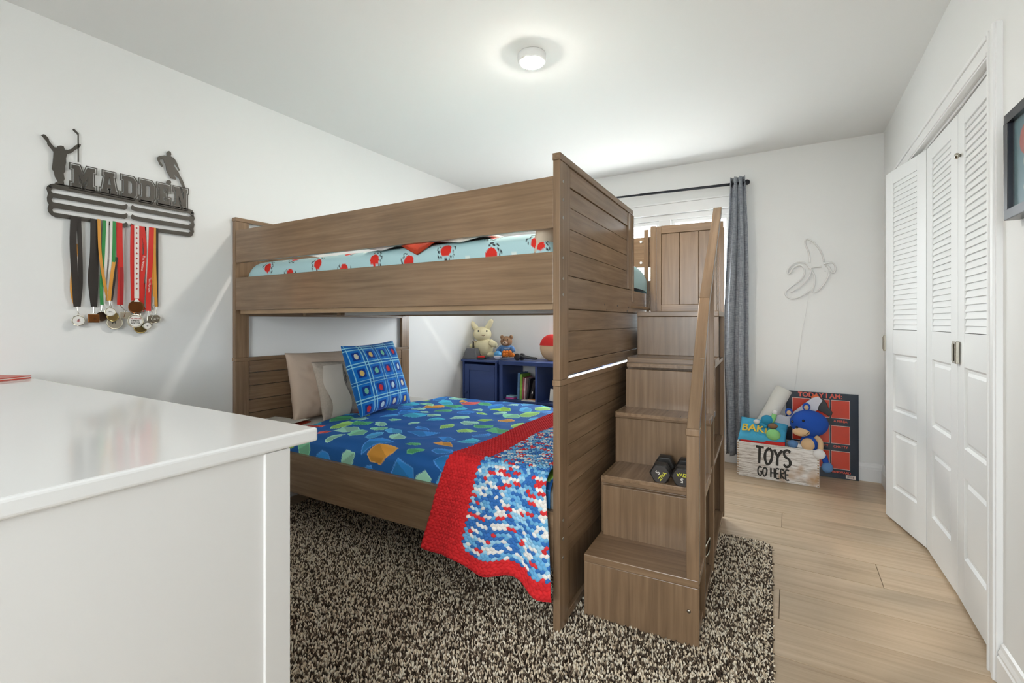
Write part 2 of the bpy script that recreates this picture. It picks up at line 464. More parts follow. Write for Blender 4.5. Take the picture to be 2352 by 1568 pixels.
# closet bifold doors
slat_me = None
def leaf(name, label, a, b, mirror=1, handle=None, knob=None, flip=False):
    """a,b floor points of the front face edge; front normal faces the room (-x side)"""
    global slat_me
    A = Vector((a[0], a[1], 0)); B = Vector((b[0], b[1], 0)); L = (B - A).length
    rz = math.atan2(B.y - A.y, B.x - A.x)
    root = bpy.data.objects.new(name, None); COL.objects.link(root)
    root.location = A; root.rotation_euler = (0, 0, rz)
    root['kind'] = 'structure'; tag(root, label, 'door')
    z0, z1, T = .015, 1.968, .03
    s = -1 if flip else 1           # local +y of leaf points into room when s=1
    def bx(x0, x1, y0, y1, za, zb, mb=None):
        mb = mb or MB(); ya, yb = sorted((y0 * s, y1 * s)); return mb.box(x0, x1, ya, yb, za, zb)
    st = .085
    f = MB()
    bx(0, st, -T, 0, z0, z1, f); bx(L - st, L, -T, 0, z0, z1, f)
    for za, zb in ((z0, .20), (.515, .63), (.945, 1.078), (1.895, z1)):
        bx(st, L - st, -T, 0, za, zb, f)
    put('frame', f.mesh('frame', .0015), 'door_white', root, world=False)
    for za, zb in ((.20, .515), (.63, .945)):
        p = MB()
        x0, x1 = st, L - st
        ya, yb, yc = -.012 * s, -.012 * s, -.004 * s
        # raised panel: recessed flat, bevelled field
        rings = [(0.0, -.001), (.008, -.009), (.018, -.009), (.03, -.003)]
        V = []; F = []
        for ins, dep in rings:
            V += [(x0 + ins, dep * s, za + ins), (x1 - ins, dep * s, za + ins), (x1 - ins, dep * s, zb - ins), (x0 + ins, dep * s, zb - ins)]
        for r in range(3):
            for k in range(4):
                q = (r * 4 + k, r * 4 + (k + 1) % 4, (r + 1) * 4 + (k + 1) % 4, (r + 1) * 4 + k)
                F.append(q if s < 0 else q[::-1])
        F.append((12, 13, 14, 15) if s < 0 else (15, 14, 13, 12))
        p.add(V, F); bx(x0, x1, -T + .002, -.014, za, zb, p)
        put('panel', p.mesh('panel', weld=False), 'door_white', root, world=False)
    # louvre slats
    n = 30; pitch = (1.895 - 1.078) / n
    key = ('slat', round(L, 3), s)
    if key not in cache:
        sl = MB(); w = L - 2 * st; h = pitch
        V = [(0, -.002 * s, .0022), (w, -.002 * s, .0022), (w, -.0085 * s, h + .006), (0, -.0085 * s, h + .006),
             (0, -.0065 * s, .0012), (w, -.0065 * s, .0012), (w, -.0125 * s, h + .005), (0, -.0125 * s, h + .005)]
        sl.add(V, [(0, 1, 2, 3), (7, 6, 5, 4), (4, 5, 1, 0), (5, 6, 2, 1), (6, 7, 3, 2), (7, 4, 0, 3)] if s > 0 else
               [(3, 2, 1, 0), (4, 5, 6, 7), (0, 1, 5, 4), (1, 2, 6, 5), (2, 3, 7, 6), (3, 0, 4, 7)])
        cache[key] = sl.mesh('slat', 0, weld=False); cache[key].materials.append(MATS['door_white'])
    for i in range(n):
        o = bpy.data.objects.new('slat', cache[key]); COL.objects.link(o); o.parent = root
        o.location = (st, 0, 1.0785 + i * pitch)
    if handle is not None:
        h = MB(); bx(handle - .024, handle + .024, .002, .016, .955, 1.045, h)
        ho = put('handle', h.mesh('handle', .003), 'chrome', root, world=False, label='chrome pull plate')
        h = MB(); bx(handle - .006, handle + .006, .016, .022, .965, 1.035, h)
        put('grip', h.mesh('grip', .002), 'metal', ho, world=False)
    if knob is not None:
        kb = MB().lathe([(.006, 0), (.006, .006), (.011, .008), (.0125, .013), (.009, .019), (.001, .02)], (knob, 0, 1.785), 16, axis=1)
        kb.v = [(p[0], p[1] * s, p[2]) for p in kb.v]
        if s < 0: kb.f = [q[::-1] for q in kb.f]
        put('knob', kb.mesh('knob', 0, smooth=True), 'chrome', root, world=False, label='small clear round knob')
    return root
# local +y = left of direction a->b ; room is on -x, so go along -y?  direction +y has left = -x
leaf('door_1', 'white louvred closet door leaf swung out towards the toy crate', (.584, 3.022), (.487, 3.436))
leaf('door_2', 'white louvred closet door leaf between the swung leaf and the knob', (.594, 2.565), (.586, 3.014))
leaf('door_3', 'white louvred closet door leaf with round knob beside the casing', (.586, 2.118), (.594, 2.560), handle=.43, knob=.40)
leaf('door_4', 'white louvred closet door leaf hinged by the back corner', (.492, 3.446), (.60, 3.85), handle=.012)

# back window
w1 = bpy.data.objects.new('window_1', None); COL.objects.link(w1)
w1.location = ((WIN[0] + WIN[1]) / 2, YB, WIN[2]); w1['kind'] = 'structure'
tag(w1, 'white framed window behind the bunk bed and grey curtain', 'window')
x0, x1, z0, z1 = WIN
fr = MB()
fr.box(x0, x1, YB + .02, YB + .1, z1 - .045, z1).box(x0, x1, YB + .02, YB + .1, z0, z0 + .045)
fr.box(x0, x0 + .045, YB + .02, YB + .1, z0 + .045, z1 - .045).box(x1 - .045, x1, YB + .02, YB + .1, z0 + .045, z1 - .045)
part(fr, 'window_frame', 'trim_white', w1, bevel=.003)
part(MB().box(-.962, -.862, YB + .002, YB + .098, z0 + .0455, z1 - .0455), 'mullion', 'trim_white', w1, bevel=.004)
for (a, b) in ((x0 + .045, -.962), (-.862, x1 - .045)):
    sash = MB(); q = .028
    sash.box(a, b, YB + .045, YB + .075, z1 - .045 - q, z1 - .045).box(a, b, YB + .045, YB + .075, z0 + .045, z0 + .045 + q)
    sash.box(a, a + q, YB + .045, YB + .075, z0 + .045 + q, z1 - .045 - q).box(b - q, b, YB + .045, YB + .075, z0 + .045 + q, z1 - .045 - q)
    so = part(sash, 'sash', 'trim_white', w1, bevel=.002)
    sub(MB().box(a + q - .004, b - q + .004, YB + .058, YB + .062, z0 + .07, z1 - .07), 'pane', 'pane_glass', so, w1)
cs = MB()
cs.box(x0 - .08, x1 + .08, YB - .016, YB + .001, z1, z1 + .085).box(x0 - .08, x0, YB - .016, YB + .001, z0 - .08, z1).box(x1, x1 + .08, YB - .016, YB + .001, z0 - .08, z1)
cs.box(x0 - .085, x1 + .085, YB - .024, YB + .001, z1 + .0855, z1 + .1)
part(cs, 'casing', 'trim_white', w1, bevel=.002)
part(MB().box(x0 - .1, x1 + .1, YB - .035, YB + .03, z0 - .02, z0 + .004), 'window_sill', 'trim_white', w1, bevel=.003)
# added rear window, never in view, lets fill daylight in
w2 = bpy.data.objects.new('fill_window', None); COL.objects.link(w2)
x0, x1, z0, z1 = FILL_WIN
w2.location = ((x0 + x1) / 2, YF, z0); w2['kind'] = 'structure'
tag(w2, 'unseen white framed window added in the rear wall for fill daylight', 'window')
fr = MB()
fr.box(x0, x1, YF - .1, YF - .02, z1 - .05, z1).box(x0, x1, YF - .1, YF - .02, z0, z0 + .05)
fr.box(x0, x0 + .05, YF - .1, YF - .02, z0 + .05, z1 - .05).box(x1 - .05, x1, YF - .1, YF - .02, z0 + .05, z1 - .05).box((x0 + x1) / 2 - .03, (x0 + x1) / 2 + .03, YF - .1, YF - .02, z0 + .05, z1 - .05)
wfo = part(fr, 'window_frame', 'trim_white', w2, bevel=.003)
for a, b in ((x0 + .04, (x0 + x1) / 2 - .02), ((x0 + x1) / 2 + .02, x1 - .04)):
    sub(MB().box(a, b, YF - .062, YF - .058, z0 + .04, z1 - .04), 'pane', 'pane_glass', wfo, w2)

# ceiling light
cl = thing('ceiling_light', 'small round white flush ceiling light, lit', 'ceiling light', (-1.09, 2.055, HC))
part(MB().lathe([(.066, -.038), (.07, -.03), (.07, -.004), (.068, 0)], (-1.09, 2.055, HC), 36), 'base', 'trim_white', cl, smooth=True)
part(MB().lathe([(.001, -.046), (.04, -.046), (.056, -.043), (.058, -.036)], (-1.09, 2.055, HC), 36), 'diffuser', 'lamp_glow', cl, smooth=True, label='glowing round diffuser')

# ================================================================== BUNK BED
BB = thing('bunk_bed', 'brown stained wooden bunk bed with plank ends beside the staircase', 'bunk bed', (-1.73, 2.25, 0))
BZ = .016
YN, YX = 1.53, 2.965        # near and far faces
def bb(name, m, *boxes, bevel=.002, parent=None, label=None):
    mb = MB()
    for b in boxes: mb.box(*b)
    return put(name, mb.mesh(name, bevel), m, parent or BB, True, None, label)
HX0, HX1 = -2.764, -2.737
# head end
for y0, y1 in ((YN, YN + .08), (YX - .08, YX)):
    bb('post', 'wood_z', (HX0, HX1, y0, y1, BZ, .893))
    bb('post', 'wood_z', (HX0, HX1, y0, y1, .915, 1.702))
bb('cap_rail', 'wood_y', (HX0 - .002, HX1 + .002, YN - .001, YX + .001, .8935, .9145))
bb('cap_rail', 'wood_y', (HX0 - .002, HX1 + .002, YN - .001, YX + .001, 1.7025, 1.724))
edges = [.893, .822, .745, .662, .584, .507, .43, .35, .26]
for a, b in zip(edges[:-1], edges[1:]):
    bb('plank', 'wood_y', (HX0 + .006, HX1 - .006, YN + .08, YX - .08, b + .0015, a - .0015))
bb('bottom_rail', 'wood_y', (HX0 + .002, HX1 - .002, YN + .08, YX - .08, .16, .2585))
bb('cross_rail', 'wood_y', (HX0 + .003, HX1 - .003, YN + .08, YX - .08, 1.155, 1.19))
n = 9; w = (YX - YN - .16) / n
for i in range(n):
    bb('plank', 'wood_z', (HX0 + .006, HX1 - .006, YN + .08 + i * w + .001, YN + .08 + (i + 1) * w - .001, 1.19, 1.50))
bb('cross_rail', 'wood_y', (HX0 + .003, HX1 - .003, YN + .08, YX - .08, 1.50, 1.56))
# long rails
RX0, RX1 = -2.735, -.727
for y0, y1, far in ((YN + .002, YN + .026, 0), (YX - .026, YX - .002, 1)):
    bb('guard_rail', 'wood_x', (RX0, RX1, y0, y1, 1.461, 1.647))
    bb('side_rail', 'wood_x', (RX0, RX1, y0, y1, 1.19, 1.376))
    bb('side_rail', 'wood_x', (RX0, RX1, y0, y1, .238, .442))
    yi = (y1, y1 + .028) if not far else (y0 - .028, y0)
    bb('ledge', 'wood_raw', (RX0 + .01, RX1 - .01, yi[0] - .004, yi[1], 1.168, 1.196), label='pale raw wood ledge under the upper rail')
    bb('ledge', 'wood_raw', (RX0 + .01, RX1 - .01, yi[0], yi[1], .242, .27))
# slats of both decks
for i in range(12):
    x = -2.66 + i * .168
    bb('slat', 'wood_raw', (x, x + .08, YN + .034, YX - .034, 1.197, 1.211), bevel=.001)
    bb('slat', 'wood_raw', (x, x + .08, YN + .034, YX - .034, .271, .285), bevel=.001)
for x in (-2.41, -2.12):
    bb('bracket_block', 'wood_y', (x, x + .03, YN + .2, YN + .23, 1.156, 1.196))
bb('support_beam', 'board_white', (-2.70, -.76, 2.23, 2.27, 1.168, 1.196), label='white support strip under the upper deck')

# foot end, set slightly askew
FA = math.radians(1.7)
FM = Matrix.Translation((-.700, YN + .002, 0)) @ Matrix.Rotation(FA, 4, 'Z')
def ff(name, m, x0, x1, y0, y1, z0, z1, bevel=.002, label=None, parent=None):
    mb = MB().box(x0, x1, y0, y1, z0, z1, FM)
    return put(name, mb.mesh(name, bevel), m, parent or BB, True, None, label)
FT = .027
FYE = 1.437
for y0, y1 in ((0, .083), (FYE - .083, FYE)):
    ff('post', 'wood_z', -FT, 0, y0, y1, BZ, .893)
ff('post', 'wood_z', -FT, 0, 0, .083, .915, 1.702)
ff('post', 'wood_z', -FT, 0, FYE - .045, FYE, .915, 1.69)
ff('cap_rail', 'wood_y', -FT - .002, .002, -.001, FYE + .001, .8935, .9145)
ff('cap_rail', 'wood_y', -FT - .002, .002, -.001, 1.02, 1.7025, 1.728)
# upper plank panel
ff('stile', 'wood_z', -FT + .004, -.004, .083, .109, 1.297, 1.702)
ff('stile', 'wood_z', -FT + .002, -.001, .934, 1.018, 1.297, 1.702)
ff('edge_strip', 'wood_z', -FT - .004, .006, 1.004, 1.022, 1.228, 1.7)
top = [1.702, 1.629, 1.555, 1.474, 1.392, 1.2965]
for i, (a, b) in enumerate(zip(top[:-1], top[1:])):
    ff('plank', 'wood_y', -FT + .006, -.004 if i == 0 else -.009, .109, .934, b + .0009, a - .0009, bevel=.0014)
lowp = [1.295, 1.171, 1.088, .973, .9245]
for i, (a, b) in enumerate(zip(lowp[:-1], lowp[1:])):
    ff('plank', 'wood_y', -FT + .004, [-.003, -.008, -.006, -.003][i], .083, FYE - .045, b + .001, a - .001, bevel=.002)
ff('backing_panel', 'wood_y', -FT + .0035, -.016, .109, .934, 1.297, 1.702)
ff('backing_panel', 'wood_y', -FT + .0015, -.018, .083, FYE - .045, .926, 1.2955)
# lower plank panel
lo = [.893, .821, .745, .662, .584, .507, .43, .35, .26]
for i, (a, b) in enumerate(zip(lo[:-1], lo[1:])):
    ff('plank', 'wood_y', -FT + .006, -.004 if i == 0 else -.008, .083, FYE - .083, b + .0009, a - .0009, bevel=.0014)
ff('backing_panel', 'wood_z', -FT + .003, -.016, .083, FYE - .083, .05, .8925)
ff('bottom_rail', 'wood_y', -FT, -.002, .083, FYE - .083, .022, .05)
for z in (1.63, 1.564, 1.499, 1.354, 1.279, 1.222, .407, .341, .273):
    mb = MB().lathe([(.005, -.002), (.0055, .001), (.0035, .002), (.001, .0005)], (0, 0, 0), 12, axis=0)
    mb.v = [tuple(FM @ Vector((p[0], p[1] + .029, p[2] + z))) for p in mb.v]
    put('bolt', mb.mesh('bolt', smooth=True), 'metal', BB, True)
for y, z in ((.528, 1.202), (.732, 1.202), (.936, 1.199), (.561, 1.179), (.91, 1.18)):
    mb = MB().lathe([(.0045, -.006), (.0045, -.0022)], (0, 0, 0), 12, axis=0)
    mb.v = [tuple(FM @ Vector((p[0], p[1] + y, p[2] + z))) for p in mb.v]
    put('bolt_hole', mb.mesh('bolt_hole'), 'black_hole', BB, True)
for x, z in ((-.79, 1.62), (-.79, 1.49)):
    mb = MB().lathe([(.008, -.003), (.008, .003)], (x, YX - .028, z), 14, axis=1)
    put('bolt_cap', mb.mesh('bolt_cap'), 'trim_white', BB, True, label='white round bolt cap')

# ================================================================== STORAGE STAIRCASE
SPH = math.radians(2.546)
ST = thing('storage_staircase', 'brown wooden storage staircase with handrail at the foot of the bunk bed', 'staircase', (-.6671, 1.674, 0), SPH)
def ss(name, m, *boxes, bevel=.002, label=None):
    mb = MB()
    for b in boxes: mb.box(*b)
    return put(name, mb.mesh(name, bevel), m, ST, False, None, label)
SW, TD, Z1, RH, SD = .407, .218, .247, .233, 1.272
zt = [Z1 + RH * k for k in range(5)]
for k in range(5):
    y = TD * k; zb = BZ if k == 0 else zt[k - 1]
    ss('riser', 'wood_z', (0.001, SW - .001, y + .003, y + .019, zb, zt[k] - .029))
    ye = y + TD + .02 if k < 4 else SD - .03
    ss('tread', 'wood_x', (0, SW, y, ye, zt[k] - .028, zt[k]), bevel=.003)
poly = [(0.02, BZ)]
for k in range(5):
    y = TD * k
    poly += [(y + .02, zt[k] - .03)] + ([(y + TD + .02, zt[k] - .03)] if k < 4 else [(SD - .03, zt[4] - .03)])
poly += [(SD - .03, BZ)]
put('side_panel', MB().prism(poly, lambda p: (.002, p[0], p[1]), (.014, 0, 0)).mesh('side_panel'), 'wood_z', ST, False)
# right hand shelving (open to the room)
ss('base_board', 'wood_y', (.016, SW - .004, .02, SD - .03, BZ + .004, BZ + .03))
ss('divider', 'wood_z', (.016, SW - .002, .196, .212, BZ + .03, zt[1] - .03))
ss('divider', 'wood_z', (.016, SW - .002, .566, .584, BZ + .03, zt[3] - .05))
ss('back_board', 'wood_z', (.0, SW - .002, SD - .03, SD - .012, BZ, 1.18))
ss('shelf', 'wood_y', (.016, SW - .003, .212, .566, .468, .486))
ss('shelf', 'wood_y', (.016, SW - .003, .584, SD - .03, .458, .478))
ss('shelf', 'wood_y', (.016, SW - .003, .4, .566, .70, .716))
ss('shelf', 'wood_y', (.016, SW - .003, .584, SD - .03, .905, .924))
for y0, y1, z1 in ((.186, .216, .99), (.555, .592, 1.33)):
    ss('stile', 'wood_z', (SW - .018, SW + .002, y0, y1, BZ, z1))
ss('stile', 'wood_z', (SW - .02, SW + .002, SD - .05, SD - .012, BZ, 1.66))
ss('stile', 'wood_z', (SW - .02, SW + .0, .004, .03, BZ, Z1 - .03))
# back panel of three boards in a frame
ss('panel_stile', 'wood_z', (-.004, .031, SD - .036, SD - .008, 1.18, 1.705))
ss('panel_stile', 'wood_z', (.032, .06, SD - .034, SD - .012, 1.18, 1.70))
ss('panel_stile', 'wood_z', (SW - .03, SW - .004, SD - .034, SD - .012, 1.18, 1.70))
ss('panel_rail', 'wood_x', (.06, SW - .03, SD - .036, SD - .012, 1.655, 1.702))
ss('panel_rail', 'wood_x', (.06, SW - .03, SD - .036, SD - .012, 1.18, 1.225))
px = [.06, .165, .272, SW - .03]
for a, b in zip(px[:-1], px[1:]):
    ss('plank', 'wood_z', (a + .001, b - .001, SD - .03, SD - .014, 1.225, 1.655), bevel=.0025)
ss('panel_back', 'wood_z', (.058, SW - .028, SD - .016, SD - .0125, 1.222, 1.658), bevel=0)
# handrail
ss('newel_post', 'wood_z', (SW - .039, SW + .001, -.004, .04, Z1, .735))
ss('newel_cap', 'wood_z', (SW - .042, SW + .003, -.007, .045, .7355, .76), bevel=.004)
def rail(pts, name='handrail'):
    (ya, za), (yb, zb) = pts
    L = math.hypot(yb - ya, zb - za)
    me = MB().box(-.039, .001, 0, L, -.036, 0).mesh(name, .002)
    o = put(name, me, 'wood_y', ST, False)
    o.location = (SW, ya, za); o.rotation_euler = (math.atan2(zb - za, yb - ya), 0, 0)
rail(((.003, .757), (.375, 1.223)))
rail(((.376, 1.2235), (1.04, 1.735)))
for y0, y1 in ((.19, .212), (.56, .588), (.90, .925)):
    yc = (y0 + y1) / 2
    zr = (.757 + (yc - .003) * (1.223 - .757) / .372 if yc < .375 else 1.223 + (yc - .375) * (1.735 - 1.223) / .665) - .045
    k = int(yc / TD)
    ss('baluster', 'wood_z', (SW - .03, SW - .012, y0, y1, zt[k] - .02, zr))
mb = MB().lathe([(.006, -.004), (.007, .0), (.005, .003), (.001, .0035)], (0, 0, 0), 14, axis=1)
mb.v = [(p[0] + .375, -p[1] + .003, p[2] + .135) for p in mb.v]; mb.f = [q[::-1] for q in mb.f]
put('screw', mb.mesh('screw', smooth=True), 'metal', ST, False)

# ================================================================== WHITE COUNTER
CT = thing('counter_cabinet', 'white counter height cabinet with thick glossy white top below the medals', 'cabinet', (-1.82, .3, 0))
part(MB().box(XL + .001, -.862, -.02, .657, .871, .900), 'countertop', 'counter_white', CT, bevel=.006, segs=3)
part(MB().box(XL + .02, -.872, .0, .585, 0, .871), 'body', 'cabinet_white', CT, bevel=.002)
part(MB().box(-.895, -.866, .541, .594, 0, .8705), 'corner_stile', 'cabinet_white', CT, bevel=.002)
part(MB().box(-.895, -.866, .0, .05, 0, .8705), 'corner_stile', 'cabinet_white', CT, bevel=.002)
plain('folder_red', '#c0391f', rough=.35)
plain('paper', '#e9e6de', rough=.8)
rf = thing('red_folder', 'flat red folder lying on the white counter by the wall', 'folder', (-2.63, .49, .9), math.radians(24))
part(MB().box(-.10, .10, -.13, .13, .0002, .004), 'cover', 'folder_red', rf, world=False, bevel=.001)
part(MB().box(-.097, .097, -.127, .127, .0041, .008), 'sheets', 'paper', rf, world=False)
part(MB().box(-.10, .10, -.13, .13, .0081, .011), 'cover', 'folder_red', rf, world=False, bevel=.001)

# ================================================================== RUG
RA = math.radians(1.75)
RUG = thing('shag_rug', 'brown and cream speckled shag rug under the bunk bed', 'rug', (-.07, 2.70, 0), RA)
RWD, RLN = 2.55, 1.97
def rr(w, l, r, n=8):
    pts = []
    for cx, cy, a0 in ((-r, -r, 0), (-w + r, -r, 90), (-w + r, -l + r, 180), (-r, -l + r, 270)):
        for k in range(n + 1):
            a = math.radians(a0 + 90 * k / n); pts.append((cx + r * math.cos(a), cy + r * math.sin(a)))
    return pts
plain('rug_base', '#3a3029', rough=.95)
put('backing', MB().prism(rr(RWD, RLN, .07), lambda p: (p[0], p[1], .001), (0, 0, .009)).mesh('backing'), 'rug_base', RUG, False)
def tufts():
    p = .0064
    nx, ny = int(RWD / p), int(RLN / p)
    X, Y = np.meshgrid(np.arange(nx), np.arange(ny))
    X = (-(X.ravel() + .5) * p) + rng.uniform(-.004, .004, nx * ny)
    Y = (-(Y.ravel() + .5) * p) + rng.uniform(-.004, .004, nx * ny)
    r = .07
    dx = np.maximum(np.maximum(X + r, -RWD + r - X), 0); dy = np.maximum(np.maximum(Y + r, -RLN + r - Y), 0)
    keep = dx * dx + dy * dy < r * r
    # deep under the bed nothing of it can be seen
    wx = -.07 + X * math.cos(RA) - Y * math.sin(RA); wy = 2.70 + X * math.sin(RA) + Y * math.cos(RA)
    keep &= ~((wx < -.85) & (wy > 2.35))
    keep &= ~((wx < -.89) & (wy < .62))
    X, Y = X[keep], Y[keep]; n = len(X)
    h = rng.uniform(.019, .028, n); rad = rng.uniform(.0031, .0046, n)
    ang = rng.uniform(0, 2 * PI, n); lean = rng.uniform(.0, .010, n)
    lx, ly = np.cos(ang) * lean, np.sin(ang) * lean
    edge = np.minimum.reduce([-X, X + RWD, -Y, Y + RLN])
    h = h * np.clip(.55 + edge / .03 * .45, .5, 1)
    V = np.zeros((n, 8, 3))
    V[:, 0] = np.stack([X + lx, Y + ly, h], 1)
    ph = rng.uniform(0, PI, n)
    for k in range(4):
        a = ph + k * PI / 2
        V[:, 1 + k] = np.stack([X + lx * .75 + np.cos(a) * rad, Y + ly * .75 + np.sin(a) * rad, h * .72], 1)
    for k in range(3):
        a = ph + k * 2 * PI / 3
        V[:, 5 + k] = np.stack([X + np.cos(a) * rad * .5, Y + np.sin(a) * rad * .5, np.full(n, .006)], 1)
    tri = np.array([(0, 1, 2), (0, 2, 3), (0, 3, 4), (0, 4, 1), (1, 5, 2), (2, 5, 6), (2, 6, 3), (3, 6, 7), (3, 7, 4), (4, 7, 5), (4, 5, 1)])
    F = (tri[None] + (np.arange(n) * 8)[:, None, None]).reshape(-1, 3)
    me = bpy.data.meshes.new('pile')
    me.vertices.add(n * 8); me.vertices.foreach_set('co', V.reshape(-1).astype(np.float32))
    me.loops.add(len(F) * 3); me.loops.foreach_set('vertex_index', F.reshape(-1).astype(np.int32))
    me.polygons.add(len(F)); me.polygons.foreach_set('loop_start', np.arange(0, len(F) * 3, 3, dtype=np.int32))
    me.polygons.foreach_set('loop_total', np.full(len(F), 3, dtype=np.int32))
    me.update(); me.validate()
    pal = np.array([rgb('#4d4035')[:3], rgb('#6d5d4e')[:3], rgb('#b9a68f')[:3], rgb('#e6d5bb')[:3], rgb('#f4e8d4')[:3]])
    ch = rng.choice(5, n, p=[.26, .18, .11, .20, .25])
    cols = np.repeat(pal[ch] * rng.uniform(.85, 1.12, n)[:, None], 8, axis=0)
    colour_attr(me, cols)
    me.materials.append(attr_mat('rug_pile', rough=.95))
    return put('pile', me, None, RUG, False, 'stuff')
tufts()

# ================================================================== BEDDING
attr_mat('printed_cotton', rough=.75, bump=.15, bscale=500)
attr_mat('plush_print', rough=.9, bump=.3, bscale=600, sheen=.15)
attr_mat('crochet', rough=.95, bump=.25, bscale=900)
plain('mattress_white', '#dcd9d2', rough=.85, bump=.2, bscale=60)
plain('pillow_beige', '#c9b39f', rough=.85, bump=.1, bscale=600, var=.06)
plain('pillow_sand', '#beb0a0', rough=.9, bump=.5, bscale=420, var=.12, vscale=90)
plain('pillow_cream', '#d6cabb', rough=.85)
plain('ink', '#2b2622', rough=.8)

def nz(x, y, z=0.0): return noise.noise(Vector((x, y, z)))
def blob_paint(U, V, base, pal, n, size, seed, outline=True, minsep=None):
    """paint irregular flat facets on a cloth, in cloth coordinates (metres)"""
    r = np.random.default_rng(seed)
    C = np.tile(np.array(base), (len(U), 1))
    pts = []; tries = 0
    u0, u1, v0_, v1 = U.min(), U.max(), V.min(), V.max()
    minsep = minsep or size * 2.0
    while len(pts) < n and tries < 20000:
        tries += 1
        q = (r.uniform(u0, u1), r.uniform(v0_, v1))
        if all((q[0] - p[0]) ** 2 + (q[1] - p[1]) ** 2 > minsep ** 2 for p in pts): pts.append(q)
    for (a, b) in pts:
        s = size * r.uniform(.55, 1.15); m = r.integers(5, 8)
        an = np.sort(r.uniform(0, 2 * PI, m)) if False else (np.arange(m) + r.uniform(-.28, .28, m)) * 2 * PI / m
        asp = r.uniform(.55, .85); ro = r.uniform(0, PI)
        dd = s * r.uniform(.72, 1.0, m)
        col = np.array(pal[r.integers(0, len(pal))])
        w = (np.abs(U - a) < s * 1.6) & (np.abs(V - b) < s * 1.6)
        x = U[w] - a; y = V[w] - b
        xr = x * math.cos(ro) + y * math.sin(ro); yr = (-x * math.sin(ro) + y * math.cos(ro)) / asp
        mx = np.full(len(x), -1e9)
        for k in range(m): mx = np.maximum(mx, xr * math.cos(an[k]) + yr * math.sin(an[k]) - dd[k])
        sub_ = C[w]
        ins = mx < 0
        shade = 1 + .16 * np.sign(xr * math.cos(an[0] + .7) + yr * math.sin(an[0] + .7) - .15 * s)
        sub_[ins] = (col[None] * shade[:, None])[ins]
        if outline:
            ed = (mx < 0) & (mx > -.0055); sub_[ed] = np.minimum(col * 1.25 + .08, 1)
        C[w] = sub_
    return C
def grid_obj(name, P, nu, nv, cols, m, parent, world=True, smooth=True, flip=False):
    F = np.array([(j * nu + i, j * nu + i + 1, (j + 1) * nu + i + 1, (j + 1) * nu + i) for j in range(nv - 1) for i in range(nu - 1)])
    if flip: F = F[:, ::-1]
    me = bpy.data.meshes.new(name)
    me.from_pydata([tuple(p) for p in P], [], F.tolist())
    if smooth: me.polygons.foreach_set('use_smooth', [True] * len(me.polygons))
    if cols is not None: colour_attr(me, cols)
    return put(name, me, m, parent, world)

# lower mattress and upper mattress
def mattress(name, label, x0, x1, y0, y1, z0, z1):
    t = thing(name, label, 'mattress', ((x0 + x1) / 2, (y0 + y1) / 2, z0))
    part(MB().box(x0, x1, y0, y1, z0, z1), 'body', 'mattress_white', t, bevel=.045, segs=5, smooth=True)
    return t
LM = mattress('mattress', 'white mattress of the lower bunk under the blue duvet', -2.725, -.745, YN + .034, YX - .036, .2855, .515)

# duvet
DV = thing('duvet', 'royal blue duvet printed with lime, orange and coral chips on the lower bunk', 'duvet', (-1.6, 2.25, .5))
nx, ny = 330, 330
xs = np.linspace(0, 1, nx); ts = np.linspace(0, 1, ny)
def duvet_profile(t, x):
    """t 0..1 from near hem up over the top to the far hem -> (y, z, arclength)"""
    pass
YA, YC = YN + .036, YX - .036
P = []; U = []; V = []
drop = .085; wid = YC - YA; rad = .05
segs_len = drop + rad * PI / 2 + (wid - 2 * rad) + rad * PI / 2 + drop
for t in ts:
    for sx in xs:
        L = t * segs_len
        x_l = -2.30 - .10 * math.sin(3.2 * t) - .07 * (1 - t) ** 2 * 1.0
        # hem near the pillows slants: further left at the near side
        x = lerp(x_l, -.748, sx)
        if L < drop: y, z, ny_, nz_ = YA, .545 - rad - drop + L, -1, 0
        elif L < drop + rad * PI / 2:
            a = (L - drop) / rad; y = YA + rad - rad * math.cos(a); z = .545 - rad + rad * math.sin(a); ny_, nz_ = -math.cos(a), math.sin(a)
        elif L < segs_len - drop - rad * PI / 2:
            y = YA + rad + (L - drop - rad * PI / 2); z = .545; ny_, nz_ = 0, 1
        elif L < segs_len - drop:
            a = (L - (segs_len - drop - rad * PI / 2)) / rad; y = YC - rad + rad * math.sin(a); z = .545 - rad + rad * math.cos(a); ny_, nz_ = math.sin(a), math.cos(a)
        else: y, z, ny_, nz_ = YC, .545 - rad - (L - (segs_len - drop)), 1, 0
        w = nz(x * 2.2, L * 2.2, 1.3) * .014 + nz(x * 9 + L * 4, L * 7 - x * 3, 4.1) * .006 + abs(nz(x * 5 - L * 6, L * 2.5 + x * 2, 9.0)) * -.008
        w *= .35 if nz_ < .3 else 1.0
        if sx < .03: w -= .022 * (1 - sx / .03)
        y += ny_ * w; z += nz_ * w
        if ny_ < -.2: y -= .016 * (-ny_)   # bulges just over the rail
        z = max(z, .4)
        P.append((x, y, z)); U.append(x); V.append(L)
U = np.array(U); V = np.array(V)
pal = [rgb(c)[:3] for c in ('#a5da4c', '#a9e07c', '#5fbd80', '#e8a548', '#e8635c', '#3a92e0', '#3a92e0', '#4cc4e2', '#58b4e8', '#92dcb4', '#a8e2c8')]
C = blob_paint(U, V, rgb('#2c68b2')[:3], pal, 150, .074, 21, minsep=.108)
me_d = grid_obj('cover', P, nx, ny, C, 'printed_cotton', DV, flip=True)

